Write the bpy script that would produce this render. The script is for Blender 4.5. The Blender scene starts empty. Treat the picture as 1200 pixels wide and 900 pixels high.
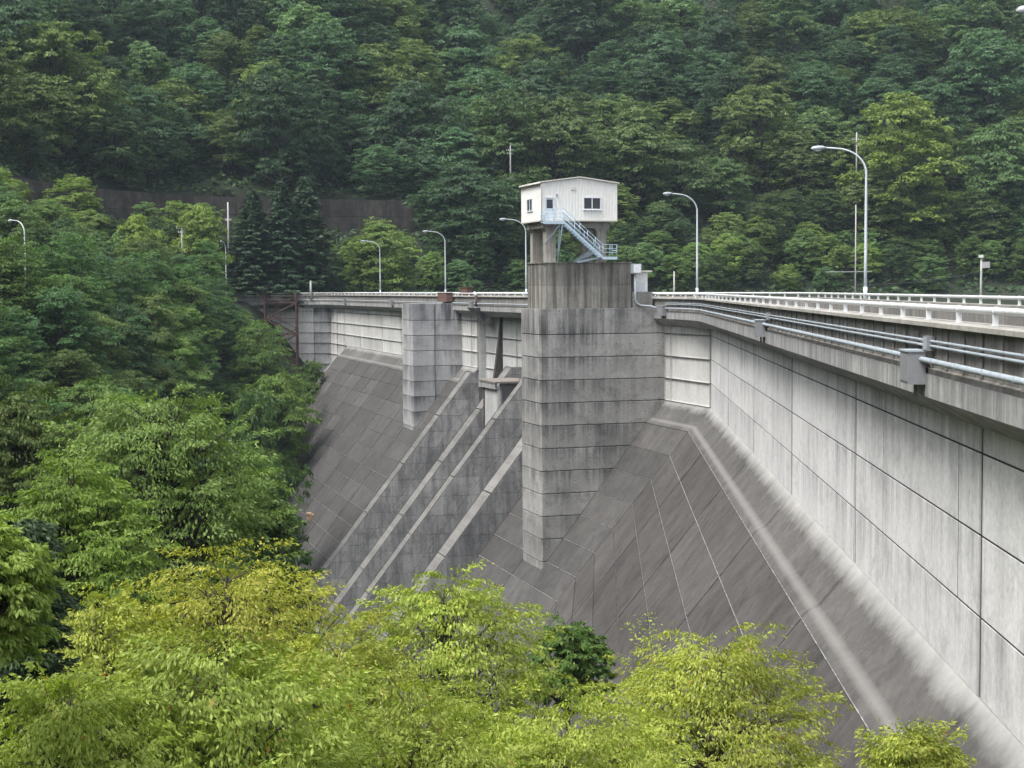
import bpy, math, random
import numpy as np
from mathutils import Vector, Matrix

# ------------------------------------------------------------------ camera, light, exposure
sc = bpy.context.scene
F_PX, PITCH, ROLL = 1800.0, -0.0619, -0.0072          # focal length in pixels of a 1200 px wide frame
cp, sp, cr, sr = math.cos(PITCH), math.sin(PITCH), math.cos(ROLL), math.sin(ROLL)
_up = Vector((0, -sp, cp)); _fw = Vector((0, cp, sp)); _x = Vector((1, 0, 0))
_r = cr*_x + sr*_up; _u = -sr*_x + cr*_up
cam = bpy.data.cameras.new('camera'); camo = bpy.data.objects.new('camera', cam)
sc.collection.objects.link(camo)
camo.matrix_world = Matrix(((_r.x, _u.x, -_fw.x, 0), (_r.y, _u.y, -_fw.y, 0), (_r.z, _u.z, -_fw.z, 0), (0, 0, 0, 1)))
cam.sensor_width = 36.0; cam.lens = 36.0*F_PX/1200.0
cam.clip_start = 0.3; cam.clip_end = 4000
sc.camera = camo

SUN_EL, SUN_AZ = math.radians(60), math.radians(236)   # azimuth clockwise from +Y: behind the camera, to the left
world = bpy.data.worlds.new('World'); sc.world = world; world.use_nodes = True
wn = world.node_tree; wn.nodes.clear()
sky = wn.nodes.new('ShaderNodeTexSky'); sky.sky_type = 'NISHITA'; sky.sun_disc = False
sky.sun_elevation = SUN_EL; sky.sun_rotation = SUN_AZ
sky.air_density = 1.0; sky.dust_density = 4.0; sky.ozone_density = 1.0
hs = wn.nodes.new('ShaderNodeHueSaturation'); hs.inputs['Saturation'].default_value = 0.30
bg = wn.nodes.new('ShaderNodeBackground'); bg.inputs['Strength'].default_value = 0.14
wo = wn.nodes.new('ShaderNodeOutputWorld')
wn.links.new(sky.outputs[0], hs.inputs['Color']); wn.links.new(hs.outputs[0], bg.inputs[0]); wn.links.new(bg.outputs[0], wo.inputs[0])
sun = bpy.data.lights.new('sun', 'SUN'); sun.energy = 1.5; sun.angle = math.radians(24); sun.color = (1.0, 0.97, 0.92)
suno = bpy.data.objects.new('sun', sun); sc.collection.objects.link(suno)
sd = Vector((math.sin(SUN_AZ)*math.cos(SUN_EL), math.cos(SUN_AZ)*math.cos(SUN_EL), math.sin(SUN_EL)))
suno.rotation_euler = (-sd).to_track_quat('-Z', 'Y').to_euler()
sc.view_settings.view_transform = 'Standard'; sc.view_settings.look = 'None'
sc.view_settings.exposure = 1.2; sc.view_settings.gamma = 1.0
sc.render.engine = 'CYCLES'
cy = sc.cycles
cy.use_denoising = True
cy.max_bounces = 5; cy.diffuse_bounces = 3; cy.glossy_bounces = 2; cy.transmission_bounces = 3; cy.transparent_max_bounces = 4
cy.volume_bounces = 0; cy.caustics_reflective = False; cy.caustics_refractive = False

HAZE = 0.00012
# ------------------------------------------------------------------ helpers
C = sc.collection
ORG = {}

def tag(o, label=None, cat=None, group=None, kind=None):
    if label: o['label'] = label
    if cat: o['category'] = cat
    if group: o['group'] = group
    if kind: o['kind'] = kind
    return o

def thing(name, loc, label, cat, group=None):
    o = bpy.data.objects.new(name, None); C.objects.link(o)
    o.empty_display_size = 0.3
    o.location = loc; ORG[o] = np.array(loc, float)
    return tag(o, label, cat, group)

def me_new(name, verts, faces, mat, smooth=False):
    m = bpy.data.meshes.new(name)
    m.from_pydata([tuple(map(float, v)) for v in verts], [], [tuple(f) for f in faces])
    if mat: m.materials.append(mat)
    if smooth: m.polygons.foreach_set('use_smooth', [True]*len(m.polygons))
    m.update()
    return m

def put(name, verts, faces, mat, parent=None, smooth=False):
    """verts in world coordinates; stored relative to the base of the thing they belong to"""
    o0 = ORG[parent] if parent is not None else np.zeros(3)
    v = np.asarray(verts, float) - o0
    o = bpy.data.objects.new(name, me_new(name, v, faces, mat, smooth)); C.objects.link(o)
    if parent is not None: o.parent = parent
    ORG[o] = o0
    return o

class MB:
    def __init__(self): self.v = []; self.f = []
    def add(self, vs, fs):
        n = len(self.v); self.v += [tuple(map(float, p)) for p in vs]; self.f += [tuple(n+i for i in f) for f in fs]
        return self
    def hexa(self, p):     # 8 corners: bottom 4 (ccw), top 4
        return self.add(p, [(3, 2, 1, 0), (4, 5, 6, 7), (0, 1, 5, 4), (1, 2, 6, 5), (2, 3, 7, 6), (3, 0, 4, 7)])
    def box(self, x0, x1, y0, y1, z0, z1):
        return self.hexa([(x0, y0, z0), (x1, y0, z0), (x1, y1, z0), (x0, y1, z0), (x0, y0, z1), (x1, y0, z1), (x1, y1, z1), (x0, y1, z1)])
    def tube(self, pts, r, n=8, cap=True):
        pts = [np.array(p, float) for p in pts]; rs = r if hasattr(r, '__len__') else [r]*len(pts)
        base = len(self.v); prev = None
        for i, p in enumerate(pts):
            t = pts[min(i+1, len(pts)-1)] - pts[max(i-1, 0)]; t /= (np.linalg.norm(t)+1e-9)
            if prev is None:
                a = np.array([0, 0, 1.]) if abs(t[2]) < .9 else np.array([1., 0, 0])
                e = np.cross(t, a)
            else: e = prev - t*(prev@t)
            e /= np.linalg.norm(e)+1e-9; prev = e; g = np.cross(t, e)
            for k in range(n):
                q = 2*math.pi*k/n
                self.v.append(tuple(p+rs[i]*(math.cos(q)*e+math.sin(q)*g)))
        for i in range(len(pts)-1):
            for k in range(n):
                a = base+i*n+k; b = base+i*n+(k+1) % n
                self.f.append((a, b, b+n, a+n))
        if cap:
            self.f.append(tuple(base+k for k in reversed(range(n)))); m = base+(len(pts)-1)*n
            self.f.append(tuple(m+k for k in range(n)))
        return self
    def put(self, name, mat, parent=None, smooth=False): return put(name, self.v, self.f, mat, parent, smooth)

def arr(p): return np.array(p, float)

# --- dam frame: L = far wing (from the bend towards the far bank), R = near wing; n points downstream
B0 = arr([16.667, 128.36]); hL, hR = -0.3006, 0.0584
dL = arr([math.sin(hL), math.cos(hL)]); dR = arr([math.sin(hR), math.cos(hR)])
nL = arr([-dL[1], dL[0]]); nR = arr([-dR[1], dR[0]])
mit = (nL+nR)/(1+nL@nR); kL = mit@dL; kR = mit@dR
def P(w, s, u, z):
    d, n, k = (dL, nL, kL) if w == 'L' else (dR, nR, kR)
    if s == 'b': s = u*k
    q = B0 + d*s + n*u
    return arr([q[0], q[1], z])
def ray(px, py):
    x = (px-600)/F_PX; y = -(py-450)/F_PX
    x, y = cr*x-sr*y, sr*x+cr*y
    return arr([x, cp-y*sp, sp+y*cp])
def atd(px, py, d): r = ray(px, py); return r*(d/r[1])
def proj(p):
    D = p[1]*cp+p[2]*sp; x = p[0]/D; y = (-p[1]*sp+p[2]*cp)/D
    x, y = cr*x+sr*y, -sr*x+cr*y
    return 600+F_PX*x, 450-F_PX*y
def sbox(mb, s0, s1, u0, u1, z0, z1, w='L'):     # box in the dam frame
    return mb.hexa([P(w, s0, u1, z0), P(w, s0, u0, z0), P(w, s1, u0, z0), P(w, s1, u1, z0),
                    P(w, s0, u1, z1), P(w, s0, u0, z1), P(w, s1, u0, z1), P(w, s1, u1, z1)])

# ------------------------------------------------------------------ materials
def nt(name):
    m = bpy.data.materials.new(name); m.use_nodes = True; t = m.node_tree
    return m, t, t.nodes['Principled BSDF']
def N(t, typ, **kw):
    n = t.nodes.new(typ)
    for k, v in kw.items():
        if k.startswith('i_'):
            key = k[2:]; key = int(key) if key.isdigit() else key.replace('_', ' ')
            s = n.inputs[key]
            if isinstance(v, bpy.types.NodeSocket): t.links.new(v, s)
            else: s.default_value = v
        else: setattr(n, k, v)
    return n
def ramp(t, fac, stops):
    n = t.nodes.new('ShaderNodeValToRGB'); t.links.new(fac, n.inputs[0])
    e = n.color_ramp.elements
    while len(e) < len(stops): e.new(0.5)
    for q, (p, c) in zip(e, stops):
        q.position = p; q.color = (c, c, c, 1) if not hasattr(c, '__len__') else (*c, 1)
    return n.outputs[0]
def mixc(t, fac, a, b, mode='MIX'):
    n = t.nodes.new('ShaderNodeMix'); n.data_type = 'RGBA'; n.blend_type = mode
    for s, v in ((n.inputs[0], fac), (n.inputs[6], a), (n.inputs[7], b)):
        if isinstance(v, bpy.types.NodeSocket): t.links.new(v, s)
        elif hasattr(v, '__len__'): s.default_value = (*v, 1) if len(v) == 3 else v
        else: s.default_value = v
    return n.outputs[2]
def math_(t, op, a, b=0.5, clamp=False):
    n = t.nodes.new('ShaderNodeMath'); n.operation = op; n.use_clamp = clamp
    for s, v in ((n.inputs[0], a), (n.inputs[1], b)):
        if isinstance(v, bpy.types.NodeSocket): t.links.new(v, s)
        else: s.default_value = v
    return n.outputs[0]

Z1 = -4.045                                       # topmost lift joint of the dam; lifts are 2 m
def concrete(name, base, dark, light, streak=0.6, blotch=0.5, sdir=None, fs=1.4, fd=0.07, dots=None, rough=0.9, objvar=0.16, lo=.42, hi=.60, lime=None, drip=False, joints=None, bump=.35):
    """weathered concrete: streaks run along z (or down the slope when sdir, the level direction, is given)"""
    m, t, b = nt(name)
    pos = N(t, 'ShaderNodeNewGeometry').outputs['Position']
    sep = N(t, 'ShaderNodeSeparateXYZ', i_0=pos)
    if sdir is not None:
        d = N(t, 'ShaderNodeVectorMath', operation='DOT_PRODUCT', i_0=pos); d.inputs[1].default_value = (sdir[0], sdir[1], 0)
        co = N(t, 'ShaderNodeCombineXYZ', i_0=math_(t, 'MULTIPLY', d.outputs['Value'], fs), i_1=math_(t, 'MULTIPLY', sep.outputs[2], fd)).outputs[0]
    else:
        co = N(t, 'ShaderNodeVectorMath', operation='MULTIPLY', i_0=pos); co.inputs[1].default_value = (fs, fs, fd); co = co.outputs[0]
    n1 = N(t, 'ShaderNodeTexNoise', i_Vector=co, i_Scale=1.0, i_Detail=6.0, i_Roughness=0.72).outputs[0]
    n1b = N(t, 'ShaderNodeTexNoise', i_Vector=co, i_Scale=3.7, i_Detail=3.0, i_Roughness=0.6).outputs[0]
    n2 = N(t, 'ShaderNodeTexNoise', i_Vector=pos, i_Scale=0.16, i_Detail=5.0, i_Roughness=0.65).outputs[0]
    n3 = N(t, 'ShaderNodeTexNoise', i_Vector=pos, i_Scale=5.0, i_Detail=6.0, i_Roughness=0.75).outputs[0]
    n4 = N(t, 'ShaderNodeTexNoise', i_Vector=pos, i_Scale=0.7, i_Detail=7.0, i_Roughness=0.75, i_Distortion=0.4).outputs[0]
    c = mixc(t, ramp(t, n2, [(.35, 0), (.68, 1)]), base, light)
    s1 = math_(t, 'MULTIPLY', ramp(t, n1, [(lo, 1), (hi, 0)]), streak); s2 = math_(t, 'MULTIPLY', ramp(t, n1b, [(.34, 1), (.5, 0)]), streak*.55)
    if drip:                   # stains start at the lift joints (every 2 m) and run out downwards, in patches
        fr = math_(t, 'FRACT', math_(t, 'MULTIPLY', math_(t, 'MAXIMUM', math_(t, 'SUBTRACT', Z1, sep.outputs[2]), 0.0), .5))
        dp = math_(t, 'ADD', math_(t, 'MULTIPLY', math_(t, 'POWER', math_(t, 'SUBTRACT', 1.0, fr), 1.6), .85), .22)
        pm = N(t, 'ShaderNodeTexNoise', i_Vector=pos, i_Scale=.11, i_Detail=4.0, i_Roughness=.6).outputs[0]
        dp = math_(t, 'MULTIPLY', dp, ramp(t, pm, [(.38, .18), (.62, 1.0)]))
        s1 = math_(t, 'MULTIPLY', s1, dp); s2 = math_(t, 'MULTIPLY', s2, dp)
    c = mixc(t, s1, c, dark); c = mixc(t, s2, c, dark)
    if joints is not None:     # dark seepage bands along the contraction joints
        jd, jp, jo = joints
        d = N(t, 'ShaderNodeVectorMath', operation='DOT_PRODUCT', i_0=pos); d.inputs[1].default_value = (jd[0], jd[1], 0)
        q = math_(t, 'MULTIPLY', math_(t, 'SUBTRACT', d.outputs['Value'], jo), 1/jp)
        q = math_(t, 'MULTIPLY', math_(t, 'ABSOLUTE', math_(t, 'SUBTRACT', math_(t, 'FRACT', math_(t, 'ADD', q, .5)), .5)), jp)
        q = math_(t, 'ADD', q, math_(t, 'MULTIPLY', math_(t, 'SUBTRACT', n4, .5), .45))
        c = mixc(t, math_(t, 'MULTIPLY', ramp(t, q, [(.05, 1), (.34, 0)]), .58), c, (dark[0]*.6, dark[1]*.6, dark[2]*.6))
    c = mixc(t, math_(t, 'MULTIPLY', ramp(t, n4, [(.34, 1), (.5, 0)]), blotch), c, dark)
    c = mixc(t, math_(t, 'MULTIPLY', ramp(t, n1b, [(.58, 0), (.72, 1)]), .35), c, light)
    c = mixc(t, 1.0, c, ramp(t, n3, [(.25, .78), (.75, 1.16)]), 'MULTIPLY')
    rnd = N(t, 'ShaderNodeObjectInfo').outputs['Random']
    c = mixc(t, 1.0, c, ramp(t, rnd, [(0, 1-objvar), (1, 1+objvar*.6)]), 'MULTIPLY')
    if lime is not None:       # pale lime bloom washed down from the wall foot, ragged along the streaks
        edge = math_(t, 'ADD', sep.outputs[2], math_(t, 'MULTIPLY', math_(t, 'SUBTRACT', n1, .5), .9))
        k = N(t, 'ShaderNodeMapRange', i_0=edge, i_1=lime-.3, i_2=lime+.4)
        c = mixc(t, math_(t, 'MULTIPLY', k.outputs[0], .75), c, (.46, .46, .445))
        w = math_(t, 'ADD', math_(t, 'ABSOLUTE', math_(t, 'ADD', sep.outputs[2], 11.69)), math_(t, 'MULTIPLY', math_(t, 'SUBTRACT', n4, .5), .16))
        k2 = N(t, 'ShaderNodeMapRange', i_0=w, i_1=.0, i_2=.15, i_3=1.0, i_4=0.0)     # highlight of the rounded lip, painted in as paler colour
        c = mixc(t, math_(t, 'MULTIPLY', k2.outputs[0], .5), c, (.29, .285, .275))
    if dots is not None:       # formwork tie holes on a grid in (dots direction, z)
        d = N(t, 'ShaderNodeVectorMath', operation='DOT_PRODUCT', i_0=pos); d.inputs[1].default_value = (dots[0], dots[1], 0)
        v = N(t, 'ShaderNodeCombineXYZ', i_0=math_(t, 'MULTIPLY', d.outputs['Value'], 0.75), i_1=math_(t, 'MULTIPLY', sep.outputs[2], 1.0)).outputs[0]
        vo = N(t, 'ShaderNodeTexVoronoi', voronoi_dimensions='2D', i_Vector=v, i_Scale=1.0, i_Randomness=0.12).outputs['Distance']
        c = mixc(t, ramp(t, vo, [(.03, .6), (.065, 0)]), c, (.03, .03, .032))
    t.links.new(c, b.inputs['Base Color'])
    b.inputs['Roughness'].default_value = rough; b.inputs['Specular IOR Level'].default_value = 0.25
    bp = N(t, 'ShaderNodeBump', i_Strength=bump, i_Distance=0.04, i_Height=math_(t, 'ADD', n3, n1b))
    t.links.new(bp.outputs[0], b.inputs['Normal'])
    return m

def plain(name, col, rough=0.6, metal=0.0, var=0.1, scale=3.0, dirt=None, spec=0.4):
    m, t, b = nt(name)
    pos = N(t, 'ShaderNodeNewGeometry').outputs['Position']
    n = N(t, 'ShaderNodeTexNoise', i_Vector=pos, i_Scale=scale, i_Detail=5.0, i_Roughness=.65).outputs[0]
    c = mixc(t, 1.0, col, ramp(t, n, [(.3, 1-var), (.7, 1+var)]), 'MULTIPLY')
    if dirt is not None:
        k = N(t, 'ShaderNodeVectorMath', operation='MULTIPLY', i_0=pos); k.inputs[1].default_value = (2.2, 2.2, .25)
        n2 = N(t, 'ShaderNodeTexNoise', i_Vector=k.outputs[0], i_Scale=1.3, i_Detail=6.0, i_Roughness=.7).outputs[0]
        c = mixc(t, math_(t, 'MULTIPLY', ramp(t, n2, [(.36, 1), (.55, 0)]), dirt[1]), c, dirt[0])
    t.links.new(c, b.inputs['Base Color'])
    b.inputs['Roughness'].default_value = rough; b.inputs['Metallic'].default_value = metal
    b.inputs['Specular IOR Level'].default_value = spec
    return m

def foliage(name, cols, hi=None, red=0.0, redcol=(.35, .06, .03), transl=0.3, tint=True):
    m, t, b = nt(name)
    g = N(t, 'ShaderNodeNewGeometry'); r = g.outputs['Random Per Island']
    c = ramp(t, r, [(i/(len(cols)-1), q) for i, q in enumerate(cols)])
    n = N(t, 'ShaderNodeTexNoise', i_Vector=g.outputs['Position'], i_Scale=.45, i_Detail=2.0).outputs[0]
    c = mixc(t, 1.0, c, ramp(t, n, [(.3, .72), (.7, 1.25)]), 'MULTIPLY')
    if tint:
        c = mixc(t, 1.0, c, N(t, 'ShaderNodeObjectInfo').outputs['Color'], 'MULTIPLY')
    if red:
        c = mixc(t, ramp(t, r, [(1-red-.002, 0), (1-red, 1)]), c, redcol)
    t.links.new(c, b.inputs['Base Color']); b.inputs['Roughness'].default_value = .55; b.inputs['Specular IOR Level'].default_value = .3
    tr = N(t, 'ShaderNodeBsdfTranslucent'); t.links.new(mixc(t, 1.0, c, (1.1, 1.2, .5), 'MULTIPLY'), tr.inputs[0])
    mx = N(t, 'ShaderNodeMixShader', i_0=transl, i_1=b.outputs[0], i_2=tr.outputs[0])
    t.links.new(mx.outputs[0], t.nodes['Material Output'].inputs[0])
    return m

M = {}
M['wall'] = concrete('concrete_wall', (.50, .50, .485), (.12, .12, .125), (.60, .60, .58), streak=.85, blotch=.12, fs=1.5, fd=.035, lo=.36, hi=.56, objvar=.1, drip=True)
M['wallR'] = concrete('concrete_wall_near', (.61, .605, .605), (.16, .16, .167), (.74, .735, .73), streak=.6, blotch=.3, fs=1.1, fd=.035, lo=.36, hi=.56, objvar=.08, drip=True, joints=(dR, 18.5, float(B0@dR)-17.65))
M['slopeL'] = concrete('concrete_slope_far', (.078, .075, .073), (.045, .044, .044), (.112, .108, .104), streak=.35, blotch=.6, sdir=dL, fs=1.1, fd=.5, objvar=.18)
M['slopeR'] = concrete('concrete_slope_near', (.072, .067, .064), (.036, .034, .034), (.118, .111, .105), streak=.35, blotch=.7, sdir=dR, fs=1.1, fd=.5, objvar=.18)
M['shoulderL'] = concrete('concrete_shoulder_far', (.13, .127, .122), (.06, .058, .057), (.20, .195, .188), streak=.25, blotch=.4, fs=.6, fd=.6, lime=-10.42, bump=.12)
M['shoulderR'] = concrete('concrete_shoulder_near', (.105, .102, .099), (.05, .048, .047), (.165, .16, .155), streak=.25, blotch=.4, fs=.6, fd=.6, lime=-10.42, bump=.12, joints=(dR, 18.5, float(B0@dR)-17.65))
M['tower'] = concrete('concrete_tower', (.26, .258, .25), (.06, .06, .062), (.44, .435, .42), streak=.9, blotch=.42, fs=.9, fd=.05, drip=True, dots=nL)
M['upper'] = concrete('concrete_upper_block', (.22, .212, .195), (.07, .067, .062), (.40, .385, .34), streak=.8, blotch=.4, fs=1.1, fd=.05)
M['pier'] = concrete('concrete_pier', (.34, .345, .355), (.08, .083, .095), (.50, .50, .495), streak=.95, blotch=.25, drip=True, fs=.9, fd=.05)
M['chute'] = concrete('concrete_chute_wall', (.28, .28, .282), (.09, .092, .098), (.42, .42, .415), streak=.6, blotch=.55, fs=.8, fd=.12, dots=nL)
M['chutetop'] = concrete('concrete_chute_top', (.19, .185, .177), (.095, .092, .088), (.255, .25, .24), streak=.4, blotch=.4, sdir=nL, fs=.5, fd=.5)
M['fascia'] = concrete('concrete_fascia', (.37, .37, .365), (.13, .13, .133), (.50, .50, .49), streak=.6, blotch=.3, fs=1.8, fd=.06)
M['parapet'] = concrete('concrete_parapet', (.26, .25, .235), (.11, .105, .098), (.36, .35, .33), streak=.55, blotch=.4, fs=1.5, fd=.12)
M['coping'] = concrete('concrete_coping', (.34, .33, .30), (.15, .14, .125), (.46, .45, .42), streak=.3, blotch=.5, fs=1.0, fd=.6)
M['white_conc'] = concrete('concrete_pale', (.50, .51, .50), (.2, .2, .2), (.58, .59, .58), streak=.3, blotch=.15, fs=1.0, fd=.2)
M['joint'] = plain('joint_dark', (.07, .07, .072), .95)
M['joint_pale'] = plain('joint_pale', (.27, .266, .257), .95, var=.7, scale=2.5)
M['asphalt'] = plain('asphalt', (.06, .06, .06), .9)
M['rail'] = plain('rail_white_paint', (.66, .68, .69), .42, var=.08, dirt=((.32, .32, .31), .25))
M['galv'] = plain('galvanised_steel', (.35, .40, .44), .5, .0, var=.12, dirt=((.2, .21, .22), .3))
M['box'] = plain('box_grey_paint', (.23, .235, .25), .5, var=.1)
M['lamp'] = plain('lamp_pole_paint', (.60, .64, .68), .4, var=.06)
M['lamp_head'] = plain('lamp_head_grey', (.42, .44, .47), .4)
M['lens'] = plain('lamp_lens', (.55, .56, .55), .25)
M['house'] = plain('house_white_siding', (.80, .795, .77), .55, var=.03, dirt=((.55, .53, .48), .10))
M['roof'] = plain('roof_metal', (.62, .60, .55), .5, var=.06)
M['frame'] = plain('window_frame_white', (.72, .75, .78), .4)
M['pane'] = plain('window_pane', (.035, .045, .055), .08, var=.2, spec=.6)
M['door'] = plain('door_grey_white', (.62, .66, .70), .45)
M['stair'] = plain('stair_pale_blue', (.46, .58, .68), .45, var=.06)
M['column'] = concrete('concrete_column', (.33, .315, .285), (.14, .13, .115), (.44, .42, .38), streak=.5, blotch=.35, fs=1.6, fd=.15)
M['rust'] = plain('rusty_steel', (.075, .042, .034), .85, var=.35, scale=4)
M['rustbox'] = plain('rust_red_paint', (.13, .075, .06), .7, var=.2)
M['pole'] = plain('utility_pole_concrete', (.40, .40, .385), .8, var=.12)
M['insul'] = plain('insulator_white', (.6, .6, .6), .3)
M['wire'] = plain('wire_black', (.03, .03, .03), .6)
M['stonewall'] = concrete('stone_retaining_wall', (.062, .054, .048), (.022, .02, .02), (.105, .094, .082), streak=.6, blotch=.8, fs=.45, fd=.12)
M['gbroof'] = plain('gate_box_roof', (.20, .178, .16), .9, var=.3)
M['mast'] = plain('mast_grey', (.24, .25, .25), .6)
M['bark'] = plain('bark', (.07, .058, .048), .95, var=.35, scale=6)
M['bark_dark'] = plain('bark_dark', (.035, .03, .027), .95, var=.35, scale=6)

def ground_mat():
    m, t, b = nt('forest_floor')
    pos = N(t, 'ShaderNodeNewGeometry').outputs['Position']
    n = N(t, 'ShaderNodeTexNoise', i_Vector=pos, i_Scale=.35, i_Detail=8.0, i_Roughness=.7).outputs[0]
    n2 = N(t, 'ShaderNodeTexNoise', i_Vector=pos, i_Scale=2.2, i_Detail=6.0, i_Roughness=.7).outputs[0]
    c = mixc(t, ramp(t, n, [(.35, 0), (.65, 1)]), (.016, .028, .013), (.026, .032, .017))
    c = mixc(t, 1.0, c, ramp(t, n2, [(.3, .5), (.7, 1.4)]), 'MULTIPLY')
    t.links.new(c, b.inputs['Base Color']); b.inputs['Roughness'].default_value = 1.0
    bp = N(t, 'ShaderNodeBump', i_Strength=.8, i_Distance=.4, i_Height=n2); t.links.new(bp.outputs[0], b.inputs['Normal'])
    return m
M['ground'] = ground_mat()
def water_mat():
    m, t, b = nt('reservoir_water')
    pos = N(t, 'ShaderNodeNewGeometry').outputs['Position']
    n = N(t, 'ShaderNodeTexNoise', i_Vector=pos, i_Scale=1.2, i_Detail=4.0).outputs[0]
    b.inputs['Base Color'].default_value = (.02, .045, .04, 1); b.inputs['Roughness'].default_value = .08
    bp = N(t, 'ShaderNodeBump', i_Strength=.15, i_Distance=.1, i_Height=n); t.links.new(bp.outputs[0], b.inputs['Normal'])
    return m
M['water'] = water_mat()
G_DARK = [(.020, .042, .024), (.034, .066, .032), (.048, .088, .040)]
M['leaf_far'] = foliage('foliage_hillside', [(.062, .108, .046), (.100, .162, .064), (.150, .222, .084)], transl=.32)
M['leaf_mid'] = foliage('foliage_green', [(.060, .108, .034), (.098, .158, .048), (.150, .212, .072)], transl=.36)
M['leaf_conifer'] = foliage('foliage_conifer', [(.020, .040, .026), (.032, .058, .036), (.045, .076, .044)], transl=.1)
M['leaf_yellow'] = foliage('foliage_yellow_green', [(.22, .275, .045), (.33, .375, .07), (.47, .495, .12)], red=.0025, transl=.4)
M['leaf_evergreen'] = foliage('foliage_evergreen', [(.018, .036, .013), (.028, .054, .018), (.05, .085, .03)], transl=.1)

# ------------------------------------------------------------------ terrain
LINE = arr([(-84, 60), (-75, 120), (-67, 195), (-61, 250), (-56, 285), (-47, 303), (-30, 313), (0, 326), (40, 340), (90, 352), (150, 362), (230, 370), (340, 375)])
_seg = []
for a, b in zip(LINE[:-1], LINE[1:]):
    L = np.linalg.norm(b-a); k = max(2, int(L/1.5))
    for i in range(k): _seg.append((*(a+(b-a)*i/k), *((b-a)/L)))
_seg = arr(_seg)
def bank(x, y):
    """signed distance from the foot of the far hillside (positive = uphill)"""
    x = np.asarray(x, float); y = np.asarray(y, float)
    best = np.full(x.shape, 1e9); sg = np.ones(x.shape)
    for sx, sy, tx, ty in _seg:
        d2 = (x-sx)**2+(y-sy)**2; c = tx*(y-sy)-ty*(x-sx)
        m = d2 < best; best = np.where(m, d2, best); sg = np.where(m, np.sign(c), sg)
    return np.sqrt(best)*np.where(sg == 0, 1, sg)
def hills(x, y):
    return 2.6*np.sin(x*.045+1.3)*np.cos(y*.038+.4)+1.6*np.sin(x*.11+y*.07)+8.0*np.sin(x*.021-1.1)*np.clip((y-300)/120, 0, 1) - 9*np.exp(-((x-8-(y-345)*.95)/13)**2) - 11*np.exp(-((x+38-(y-340)*.35)/11)**2) - 9*np.exp(-((x+72+(y-330)*.25)/10)**2)
def terrain(x, y):
    x = np.asarray(x, float); y = np.asarray(y, float)
    d = bank(x, y)
    wt = np.clip((-15-x)/15, 0, 1)                       # the upper road terrace exists on the left only
    up_plain = -1.7+np.clip(d-5, 0, 999)*.74
    terr = np.where(d < 6, -1.7, np.where(d < 22, -1.7+(d-6)*.84, np.where(d < 30.5, 11.7, 19.5+(d-30.5)*.76)))
    up = up_plain*(1-wt)+terr*wt + hills(x, y)*np.clip((d-32)/25, 0, 1)
    q = arr([-B0[0], -B0[1]])
    sR = (x-B0[0])*dR[0]+(y-B0[1])*dR[1]; uR = (x-B0[0])*nR[0]+(y-B0[1])*nR[1]
    sLc = (x-B0[0])*dL[0]+(y-B0[1])*dL[1]; uL = (x-B0[0])*nL[0]+(y-B0[1])*nL[1]
    left = -1.7-(.92+.55*np.clip((46-uL)/20, 0, 1))*np.clip(-d-2.5, 0, 999)
    right = -1.7-.36*np.clip(y, 0, 999)-.05*np.clip(-x, 0, 999)
    down = np.maximum(np.maximum(left, right), -47.0)
    ups = np.maximum(-1.7-.6*np.clip(-d-1.5, 0, 999), -22.0)
    ups = np.maximum(ups, -2.6-.9*np.clip(y-8, 0, 999))
    isup = np.where(sLc > 0, uL, uR) < -4.5
    low = np.where(isup, ups, down)
    return np.where(d > 0, up, low)
def ground_grid(x0, x1, y0, y1, st):
    xs = np.arange(x0, x1+.1, st); ys = np.arange(y0, y1+.1, st)
    X, Y = np.meshgrid(xs, ys); Z = terrain(X, Y)
    V = np.stack([X.ravel(), Y.ravel(), Z.ravel()], 1); nx = len(xs); F = []
    for j in range(len(ys)-1):
        for i in range(nx-1):
            a = j*nx+i; F.append((a, a+1, a+1+nx, a+nx))
    return V, F
gv, gf = ground_grid(-330, 420, -60, 640, 5.0)
g = put('ground', gv, gf, M['ground'], None, True); g['kind'] = 'structure'
tag(g, 'steep wooded valley sides and hillside under the trees', 'ground')
wv = [P('R', -100, -9.3, -7.5), P('L', 2, -9.3, -7.5), P('L', 176, -9.3, -7.5), (60, 352, -7.5), (240, 378, -7.5), (400, 378, -7.5), (400, 20, -7.5)]
o = put('water', wv, [tuple(range(7))], M['water']); tag(o, 'still reservoir water behind the dam', 'water', kind='structure')

# ------------------------------------------------------------------ the dam
dam = thing('concrete_dam', tuple(P('L', 40, 10, -46)), 'long weathered concrete gravity dam with bent crest and sloping lower face', 'dam')

def panel_data(c, gap=.024, depth=.14, ch=.012, gx=None):
    """corners c0-c1 run level; gx is the half width of the upright joints, gap of the level ones"""
    gx = gap if gx is None else gx
    c = [arr(p) for p in c]; nrm = np.cross(c[1]-c[0], c[3]-c[0]); nrm /= np.linalg.norm(nrm)
    def ins(e):
        out = []
        for i in range(4):
            a = c[(i+1) % 4]-c[i]; b = c[i-1]-c[i]
            ga, gb = (gx+e, gap+e) if i % 2 == 0 else (gap+e, gx+e)
            out.append(c[i]+ga*a/np.linalg.norm(a)+gb*b/np.linalg.norm(b))
        return out
    f = ins(ch); e = [p-nrm*ch for p in ins(0)]; bk = [p-nrm*depth for p in ins(0)]
    v = f+e+bk; fs = [(0, 1, 2, 3)]
    for i in range(4):
        j = (i+1) % 4
        fs += [(4+i, 4+j, j, i), (8+i, 8+j, 4+j, 4+i)]
    return v, fs
def panel(name, c, mat, parent, side=None, **k):
    v, f = panel_data(c, **k); o = put(name, v, f, mat, parent)
    if side is not None:
        o.data.materials.append(side)
        for i in (2, 4, 6, 8): o.data.polygons[i].material_index = 1
    return o

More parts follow.
